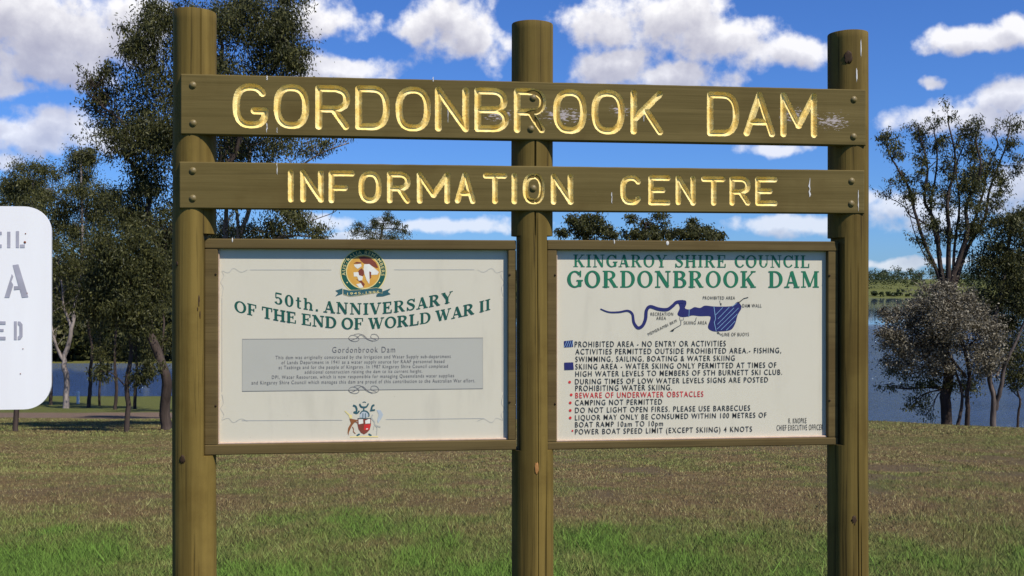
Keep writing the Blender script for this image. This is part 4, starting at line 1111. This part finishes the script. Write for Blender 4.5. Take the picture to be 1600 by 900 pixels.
def O_(px, d): 
    x = (px - 800) / F * d; return Vector((x, d, float(ground(x, d))))
GL = 'shaded trees by the water at the left'
tree('gum_tree', 'tall dark eucalypt with a leaning trunk rising behind the left sign post', (262, 672),
     [([(262, 672), (256, 600), (238, 500), (250, 400), (290, 330), (318, 210), (340, 70)], 9, 3), ([(250, 400), (235, 330), (215, 250), (180, 180), (150, 140)], 5, 1), ([(290, 330), (360, 240), (410, 130), (440, 50)], 6, 1.5),
      ([(318, 210), (260, 130), (225, 60)], 4, 1), ([(205, 232), (170, 258)], 1.2, .4)],
     [(390, 35, 75, 60, 2600), (420, 105, 55, 50, 2000), (330, 10, 80, 50, 2200), (445, 65, 38, 45, 1000), (455, 10, 28, 28, 600), (350, 140, 60, 50, 1800), (300, 70, 50, 50, 1300), (470, 95, 18, 22, 250),
      (228, 75, 36, 45, 1000), (245, 30, 34, 28, 700), (205, 60, 22, 24, 280), (165, 165, 32, 38, 550), (195, 205, 48, 42, 1200), (240, 150, 45, 55, 1400), (182, 115, 26, 26, 260), (150, 140, 20, 24, 160), (255, 235, 40, 60, 1500), (232, 285, 26, 36, 800),
      (280, 200, 50, 60, 1600), (310, 290, 55, 50, 1400), (440, 180, 45, 40, 900), (240, 345, 50, 45, 1500), (200, 330, 40, 40, 900), (265, 420, 45, 45, 900)],
     LF_dark, BK_dark, 11, GL, (.13, .042), .95, shoots=170, sway=.15)
tree('gum_tree', 'pale forked trunk of a eucalypt right of the white sign', (103, 638),
     [([(103, 638), (104, 600), (101, 565), (108, 530), (118, 480), (124, 440), (130, 350), (125, 250)], 5.2, 1.5), ([(101, 568), (92, 545), (85, 520), (82, 470), (60, 380), (60, 290)], 3, 1), ([(112, 515), (100, 470), (96, 420)], 2.5, 1)],
     [(58, 275, 36, 26, 900), (40, 300, 45, 30, 1000), (95, 300, 40, 28, 900), (122, 258, 26, 28, 800), (132, 240, 18, 18, 350), (145, 300, 40, 30, 900), (15, 300, 28, 22, 420), (60, 345, 55, 30, 1100), (115, 345, 50, 36, 1300), (165, 330, 36, 36, 1000), (95, 400, 45, 40, 1000), (150, 400, 40, 40, 900)],
     LF_olive, BK_pale, 12, GL, (.16, .055), 1.6, shoots=60)
tree('gum_tree', 'slender dark tree standing nearest, its trunk in front of the dirt track', (198, 675),
     [([(198, 675), (199, 620), (203, 550), (200, 480), (205, 400)], 4.6, 2), ([(200, 610), (185, 585), (165, 578)], 1.5, .5), ([(201, 600), (222, 580), (240, 572)], 1.5, .5), ([(203, 520), (165, 470), (130, 430)], 2.2, .6)],
     [(205, 400, 55, 45, 1500), (165, 440, 45, 40, 900), (240, 440, 36, 50, 1000), (200, 470, 45, 35, 900), (165, 580, 22, 12, 130), (240, 575, 20, 14, 160), (140, 470, 35, 30, 450), (235, 500, 30, 35, 500), (215, 590, 14, 16, 100)],
     LF_dark, BK_dark, 13, GL, (.12, .04), 1.7)
tree('gum_tree', 'dark tree standing behind the white sign with its trunk foot below the sign', (24, 674),
     [([(24, 674), (25, 600), (20, 500), (25, 400), (30, 330)], 4.5, 2)],
     [(20, 350, 55, 40, 1500), (-20, 400, 50, 50, 1200), (55, 420, 40, 40, 900), (-40, 340, 50, 40, 900), (15, 470, 40, 40, 700)], LF_dark, BK_dark, 14, GL, (.13, .042), 1.7)
tree('gum_tree', 'thin dark trunk just right of the pale forked trunk, leaning', (137, 637), [([(137, 637), (141, 600), (143, 560), (138, 500), (140, 430)], 3.4, 1.6)], [(140, 430, 40, 45, 800), (115, 470, 35, 35, 500), (165, 480, 30, 35, 500)], LF_dark, BK_dark, 15, GL, (.17, .06), 1.7)
tree('gum_tree', 'thinnest straight dark trunk between two thicker thin trunks by the water', (156, 634), [([(156, 634), (156, 590), (157, 540), (160, 450)], 2.0, 1.2)], [(160, 480, 30, 50, 600), (150, 530, 20, 20, 160)], LF_dark, BK_dark, 16, GL, (.17, .06), 1.7)
tree('gum_tree', 'straight dark trunk left of the slender near tree by the water', (180, 640), [([(180, 640), (181, 600), (180, 540), (185, 450)], 3.0, 1.5)], [(185, 470, 35, 50, 700), (172, 545, 26, 22, 260)], LF_dark, BK_dark, 17, GL, (.17, .06), 1.7)
tree('gum_tree', 'straight dark trunk right of the slender near tree by the water', (211, 639), [([(211, 639), (212, 590), (214, 540), (220, 450)], 2.8, 1.4)], [(220, 470, 35, 50, 700), (228, 545, 25, 22, 260)], LF_dark, BK_dark, 18, GL, (.17, .06), 1.7)
tree('gum_tree', 'thin dark trunk beside the left sign post, near the water', (253, 641), [([(253, 641), (254, 590), (255, 520), (250, 450)], 2.2, 1.4)], [(250, 460, 30, 50, 700), (262, 530, 18, 24, 200)], LF_dark, BK_dark, 19, GL, (.17, .06), 1.7)
tree('gum_tree', 'dark trunk at the edge of the white sign, by the water', (79, 633), [([(79, 633), (79, 580), (76, 500), (70, 420)], 3, 1.5)], [(75, 440, 40, 45, 800), (60, 500, 40, 35, 500)], LF_dark, BK_dark, 20, GL, (.17, .06), 1.7)
tree('gum_tree', 'eucalypt with several pale upright trunks showing between the lower board and the left panel', None,
     [([(372, 690), (371, 600), (368, 480), (366, 400), (386, 330), (392, 230)], 6, 3), ([(366, 440), (352, 380), (353, 330), (345, 230)], 5, 2.5), ([(368, 430), (374, 380), (378, 300)], 4, 2), ([(386, 330), (440, 280), (500, 240), (545, 222)], 3, .8), ([(375, 400), (440, 370), (510, 372)], 3, .8), ([(440, 370), (490, 345), (525, 330), (532, 326)], 1.2, .3)],
     [(400, 235, 70, 36, 1300), (485, 228, 36, 18, 420), (350, 225, 40, 30, 700), (400, 290, 60, 30, 900), (450, 340, 40, 26, 800), (430, 300, 50, 30, 800), (495, 364, 28, 14, 300), (420, 360, 50, 26, 700), (345, 300, 40, 34, 700), (400, 420, 80, 40, 1300), (330, 390, 40, 40, 700), (470, 420, 50, 40, 800)],
     LF_olive, BK_pale, 21, GL, (.13, .042), 1.0, shoots=60, origin=O_(372, 36))
tree('gum_tree', 'added tree hidden behind the left sign post, its crown put in to shade the dirt track', None, [([(302, 660), (302, 560), (306, 470), (300, 390)], 6, 2.5)],  # extra tree, added so its crown throws shade over the track
     [(300, 360, 50, 34, 900), (260, 400, 45, 40, 900), (340, 400, 50, 40, 900), (300, 430, 60, 34, 900), (230, 430, 34, 34, 500)], LF_dark, BK_grey, 22, GL, (.14, .05), 1.5, origin=O_(302, 46))
tree('gum_tree', 'added shade-casting tree behind the left panel, only its upper leaves showing above the frame', None, [([(360, 650), (360, 560), (356, 470), (360, 400)], 6, 2.5)],  # second extra tree, put in to cast shade on the left bank
     [(360, 372, 50, 34, 900), (320, 410, 45, 40, 900), (400, 410, 50, 40, 900), (350, 440, 60, 34, 900)], LF_dark, BK_grey, 23, GL, (.14, .05), 1.0, origin=O_(360, 54))
# crowns showing above the notice panels
GM = 'distant trees behind the notice panels'
tree('gum_tree', 'small dark tree top peeping over the left notice panel', None, [([(595, 600), (595, 500), (590, 420), (598, 350)], 5, 1.5)], [(603, 340, 14, 9, 200), (590, 350, 16, 10, 240), (560, 352, 10, 6, 70), (563, 362, 22, 8, 200), (615, 352, 14, 9, 160), (635, 360, 12, 8, 130), (600, 372, 48, 12, 800), (590, 410, 50, 30, 900)], LF_dark, BK_dark, 31, GM, (.15, .055), 1.0, origin=O_(595, 74))
tree('gum_tree', 'tree top over the rules panel, beside the middle post', None, [([(915, 600), (915, 500), (918, 420), (915, 350)], 5, 1.5)], [(905, 341, 20, 10, 260), (932, 343, 18, 10, 220), (945, 356, 14, 10, 160), (912, 358, 30, 11, 460), (878, 364, 14, 8, 150), (895, 348, 12, 8, 110), (950, 366, 16, 7, 150), (915, 390, 45, 30, 900), (912, 440, 36, 26, 500)], LF_dark, BK_dark, 32, GM, (.15, .055), 1.0, origin=O_(915, 42.5))
tree('gum_tree', 'middle tree top of the three over the rules panel', None, [([(1010, 600), (1010, 500), (1005, 420), (1008, 350)], 5, 1.5)], [(985, 342, 12, 7, 80), (1006, 350, 12, 8, 110), (1030, 340, 14, 7, 90), (1022, 358, 14, 8, 120), (985, 364, 20, 8, 230), (1040, 366, 22, 8, 240), (1005, 368, 26, 7, 260), (1010, 388, 40, 20, 800), (1004, 440, 34, 26, 450), (1040, 350, 8, 6, 40)], LF_dark, BK_dark, 33, GM, (.15, .055), 1.0, origin=O_(1010, 43.5))
tree('gum_tree', 'rightmost and lowest tree top over the rules panel', None, [([(1085, 600), (1085, 500), (1082, 420), (1085, 360)], 5, 1.5)], [(1085, 348, 10, 8, 110), (1080, 360, 18, 9, 240), (1058, 364, 16, 7, 170), (1098, 362, 16, 9, 220), (1085, 368, 34, 6, 300), (1122, 367, 12, 7, 120), (1085, 392, 45, 24, 900), (1082, 440, 36, 26, 450)], LF_dark, BK_dark, 34, GM, (.15, .055), 1.0, origin=O_(1085, 42))
# right side
GR = 'trees on the lake bank at the right'
OR = lambda px, d: O_(px, d)
tree('gum_tree', 'tall thin eucalypt with bare upright branches against the sky right of the sign', (1478, 666),
     [([(1478, 666), (1479, 610), (1481, 560), (1480, 480), (1482, 440)], 8.5, 6.5), ([(1480, 490), (1462, 420), (1430, 330), (1408, 270), (1385, 215)], 4, .8), ([(1480, 460), (1460, 360), (1447, 280), (1440, 195)], 4.5, .8), ([(1482, 450), (1478, 350), (1480, 270), (1476, 185)], 4.5, .8),
      ([(1484, 450), (1505, 360), (1515, 280), (1522, 205)], 5, .8), ([(1486, 460), (1525, 370), (1560, 290), (1588, 190)], 4, .8), ([(1500, 400), (1540, 300), (1560, 230), (1568, 200)], 2.5, .6), ([(1446, 350), (1420, 330), (1390, 300)], 1.5, .4), ([(1470, 400), (1455, 320), (1465, 220), (1460, 190)], 2.5, .6), ([(1490, 420), (1495, 320), (1500, 240), (1497, 200)], 2.5, .5), ([(1462, 420), (1445, 395), (1400, 300), (1392, 290)], 1.2, .3)],
     [(1388, 215, 18, 12, 150), (1396, 240, 18, 18, 170), (1410, 270, 14, 18, 130), (1440, 215, 16, 26, 240), (1437, 255, 14, 22, 200), (1420, 300, 12, 16, 90), (1450, 300, 16, 24, 230), (1470, 225, 14, 24, 200), (1478, 265, 14, 24, 230), (1474, 310, 16, 20, 220), (1518, 220, 18, 24, 340), (1520, 262, 20, 34, 620), (1512, 310, 20, 36, 640), (1508, 360, 20, 28, 430),
      (1556, 265, 18, 24, 230), (1580, 235, 15, 24, 190), (1590, 195, 10, 14, 80), (1545, 312, 16, 26, 260), (1570, 290, 14, 20, 160), (1455, 350, 16, 16, 170), (1440, 375, 10, 9, 60), (1480, 370, 16, 22, 200), (1530, 350, 16, 20, 200), (1595, 260, 12, 20, 120),
      (1405, 585, 30, 12, 170), (1385, 603, 16, 8, 60), (1440, 622, 24, 14, 140), (1430, 600, 24, 12, 150), (1470, 590, 36, 20, 330), (1505, 590, 28, 22, 300), (1452, 648, 14, 10, 60), (1385, 570, 14, 8, 50), (1420, 632, 14, 8, 50)],
     LF_olive, BK_dark, 41, GR, (.14, .048), .85, shoots=170, sway=.13, slen=(.25, .8), origin=O_(1478, 43.2))
tree('bushy_tree', 'grey green bushy tree with a rounded dull crown over the bank beside the right post', (1510, 671),
     [([(1510, 671), (1512, 630), (1513, 590), (1500, 520), (1480, 470)], 4.2, 2), ([(1510, 590), (1470, 540), (1430, 520)], 2.5, 1), ([(1505, 545), (1540, 520)], 2, 1), ([(1497, 665), (1504, 620), (1490, 560), (1450, 500)], 3, 1)],
     [(1460, 470, 42, 26, 1100), (1375, 520, 18, 14, 220), (1388, 490, 18, 12, 200), (1555, 555, 22, 20, 320), (1450, 575, 40, 16, 420), (1500, 470, 34, 24, 900), (1430, 490, 36, 26, 950), (1405, 510, 28, 28, 560), (1470, 505, 46, 32, 1500), (1520, 500, 36, 30, 1100), (1545, 520, 28, 34, 700), (1440, 535, 44, 30, 1250), (1490, 545, 46, 30, 1300), (1400, 545, 26, 24, 420), (1380, 540, 12, 12, 60), (1530, 560, 34, 26, 600), (1410, 565, 26, 14, 260), (1480, 450, 20, 12, 260)],
     LF_grey, BK_dark, 42, GR, (.12, .055), .95, droop=.45, origin=O_(1510, 42.2))
tree('gum_tree', 'dark leafy tree with a forked grey trunk at the right edge', (1553, 672),
     [([(1553, 672), (1551, 620), (1548, 580), (1552, 520), (1570, 430), (1580, 340)], 5, 2), ([(1556, 640), (1562, 590), (1575, 540), (1600, 480)], 4, 1.5), ([(1556, 590), (1580, 560), (1620, 535)], 1.8, 1)],
     [(1570, 350, 28, 22, 560), (1590, 390, 36, 36, 1000), (1560, 410, 36, 36, 900), (1600, 345, 24, 26, 450), (1585, 450, 36, 40, 1000), (1555, 470, 26, 30, 500), (1610, 460, 36, 50, 1000), (1580, 520, 34, 36, 800), (1600, 580, 30, 30, 450), (1560, 560, 28, 26, 350), (1550, 380, 18, 20, 250), (1625, 400, 30, 50, 700)],
     LF_dark, BK_grey, 43, GR, (.15, .05), 1.2, origin=O_(1553, 43))
tree('gum_tree', 'thin bare dark sapling at the far right edge', (1590, 672), [([(1590, 672), (1592, 640), (1591, 610), (1596, 580)], 2.2, 1.2), ([(1591, 620), (1580, 600)], 1, .4)], [(1598, 590, 22, 20, 200), (1580, 600, 12, 12, 60)], LF_dark, BK_dark, 44, GR, (.15, .05), origin=O_(1590, 43.5))

# far shores: woods that read as one mass, one mesh each
def wood_mass(name, label, spec, leaf, seed, ls):
    nr = np.random.RandomState(seed); C = []
    for (x, y, h, r, n) in spec:
        z0 = float(ground(x, y))
        k = nr.randint(4, 8)
        cc = np.stack([nr.normal(0, .45, k) * r, nr.normal(0, .45, k) * r, h * (.45 + .45 * nr.rand(k))], -1)
        q = nr.randint(0, k, n); v = nr.normal(0, 1, (n, 3)); v /= np.linalg.norm(v, axis=1)[:, None]
        C.append(np.array([x, y, z0]) + cc[q] + v * (nr.rand(n) ** .4)[:, None] * np.array([r * .5, r * .5, h * .22]))
        m_ = n // 6; C.append(np.array([x, y, z0]) + np.stack([nr.normal(0, .35, m_) * r, nr.normal(0, .35, m_) * r, nr.rand(m_) * h * .5], -1))
    P = np.concatenate(C); n = len(P)
    a = nr.normal(0, 1, (n, 3)); a /= np.linalg.norm(a, axis=1)[:, None]; b = np.cross(a, nr.normal(0, 1, (n, 3))); b /= np.linalg.norm(b, axis=1)[:, None]
    s = (ls * (.6 + .8 * nr.rand(n)))[:, None] if np.isscalar(ls) else ls
    V = np.stack([P - a * s, P + b * s * .6, P + a * s, P - b * s * .6], 1)
    o = npmesh(name, V.reshape(-1, 3), np.arange(n * 4).reshape(-1, 4), leaf)
    o['kind'] = 'stuff'; o['label'] = label; o['category'] = 'wood'
    return o
rs = random.Random(5); sp = []
for i in range(190):
    px = rs.uniform(-350, 560); y = rs.uniform(119, 165) if i % 2 else rs.uniform(115, 119) + max(0, (px - 380)) * .2; x = (px - 800) / F * y
    h = rs.uniform(8, 14) if i % 2 else rs.uniform(3, 6); sp.append((x, y, h, h * (.38 if i % 2 else .7), 420))
wood_mass('far_wood', 'dark wood along the far bank behind the left trees', sp, LF_dark, 51, .34)
sp = []
for i in range(1000):
    px = rs.uniform(250, 2100); y = rs.uniform(1090, 1110) if i % 4 == 0 else rs.uniform(1250, 1750); x = (px - 800) / F * y
    h = (rs.uniform(2, 4.5) if i % 9 else rs.uniform(6, 12)) if y < 1120 else rs.uniform(11, 22); sp.append((x, y, h, max(3, h * .5), 110))
wood_mass('distant_wood', 'hazy green tree line on the far hills across the lake', sp, LF_green, 52, 1.0)

# small things on the left bank
M_wp = flat('white_marker_paint', (.75, .75, .74), .6, .3)
B = hit(122, 631); wm = empty('marker_post', B, 'short white marker post on the grass by the water at the left', 'post')
bm = bmesh.new(); hgt = 18 * B.y / F
bmesh.ops.create_cone(bm, cap_ends=True, segments=12, radius1=.09, radius2=.085, depth=hgt + .2, matrix=Matrix.Translation((0, 0, hgt / 2 - .1)))
bmobj('pole', bm, M_wp, wm)
bm = bmesh.new(); bmesh.ops.create_cone(bm, cap_ends=True, segments=12, radius1=.095, radius2=.03, depth=.08, matrix=Matrix.Translation((0, 0, hgt + .04)))
bmobj('cap', bm, M_wp, wm)
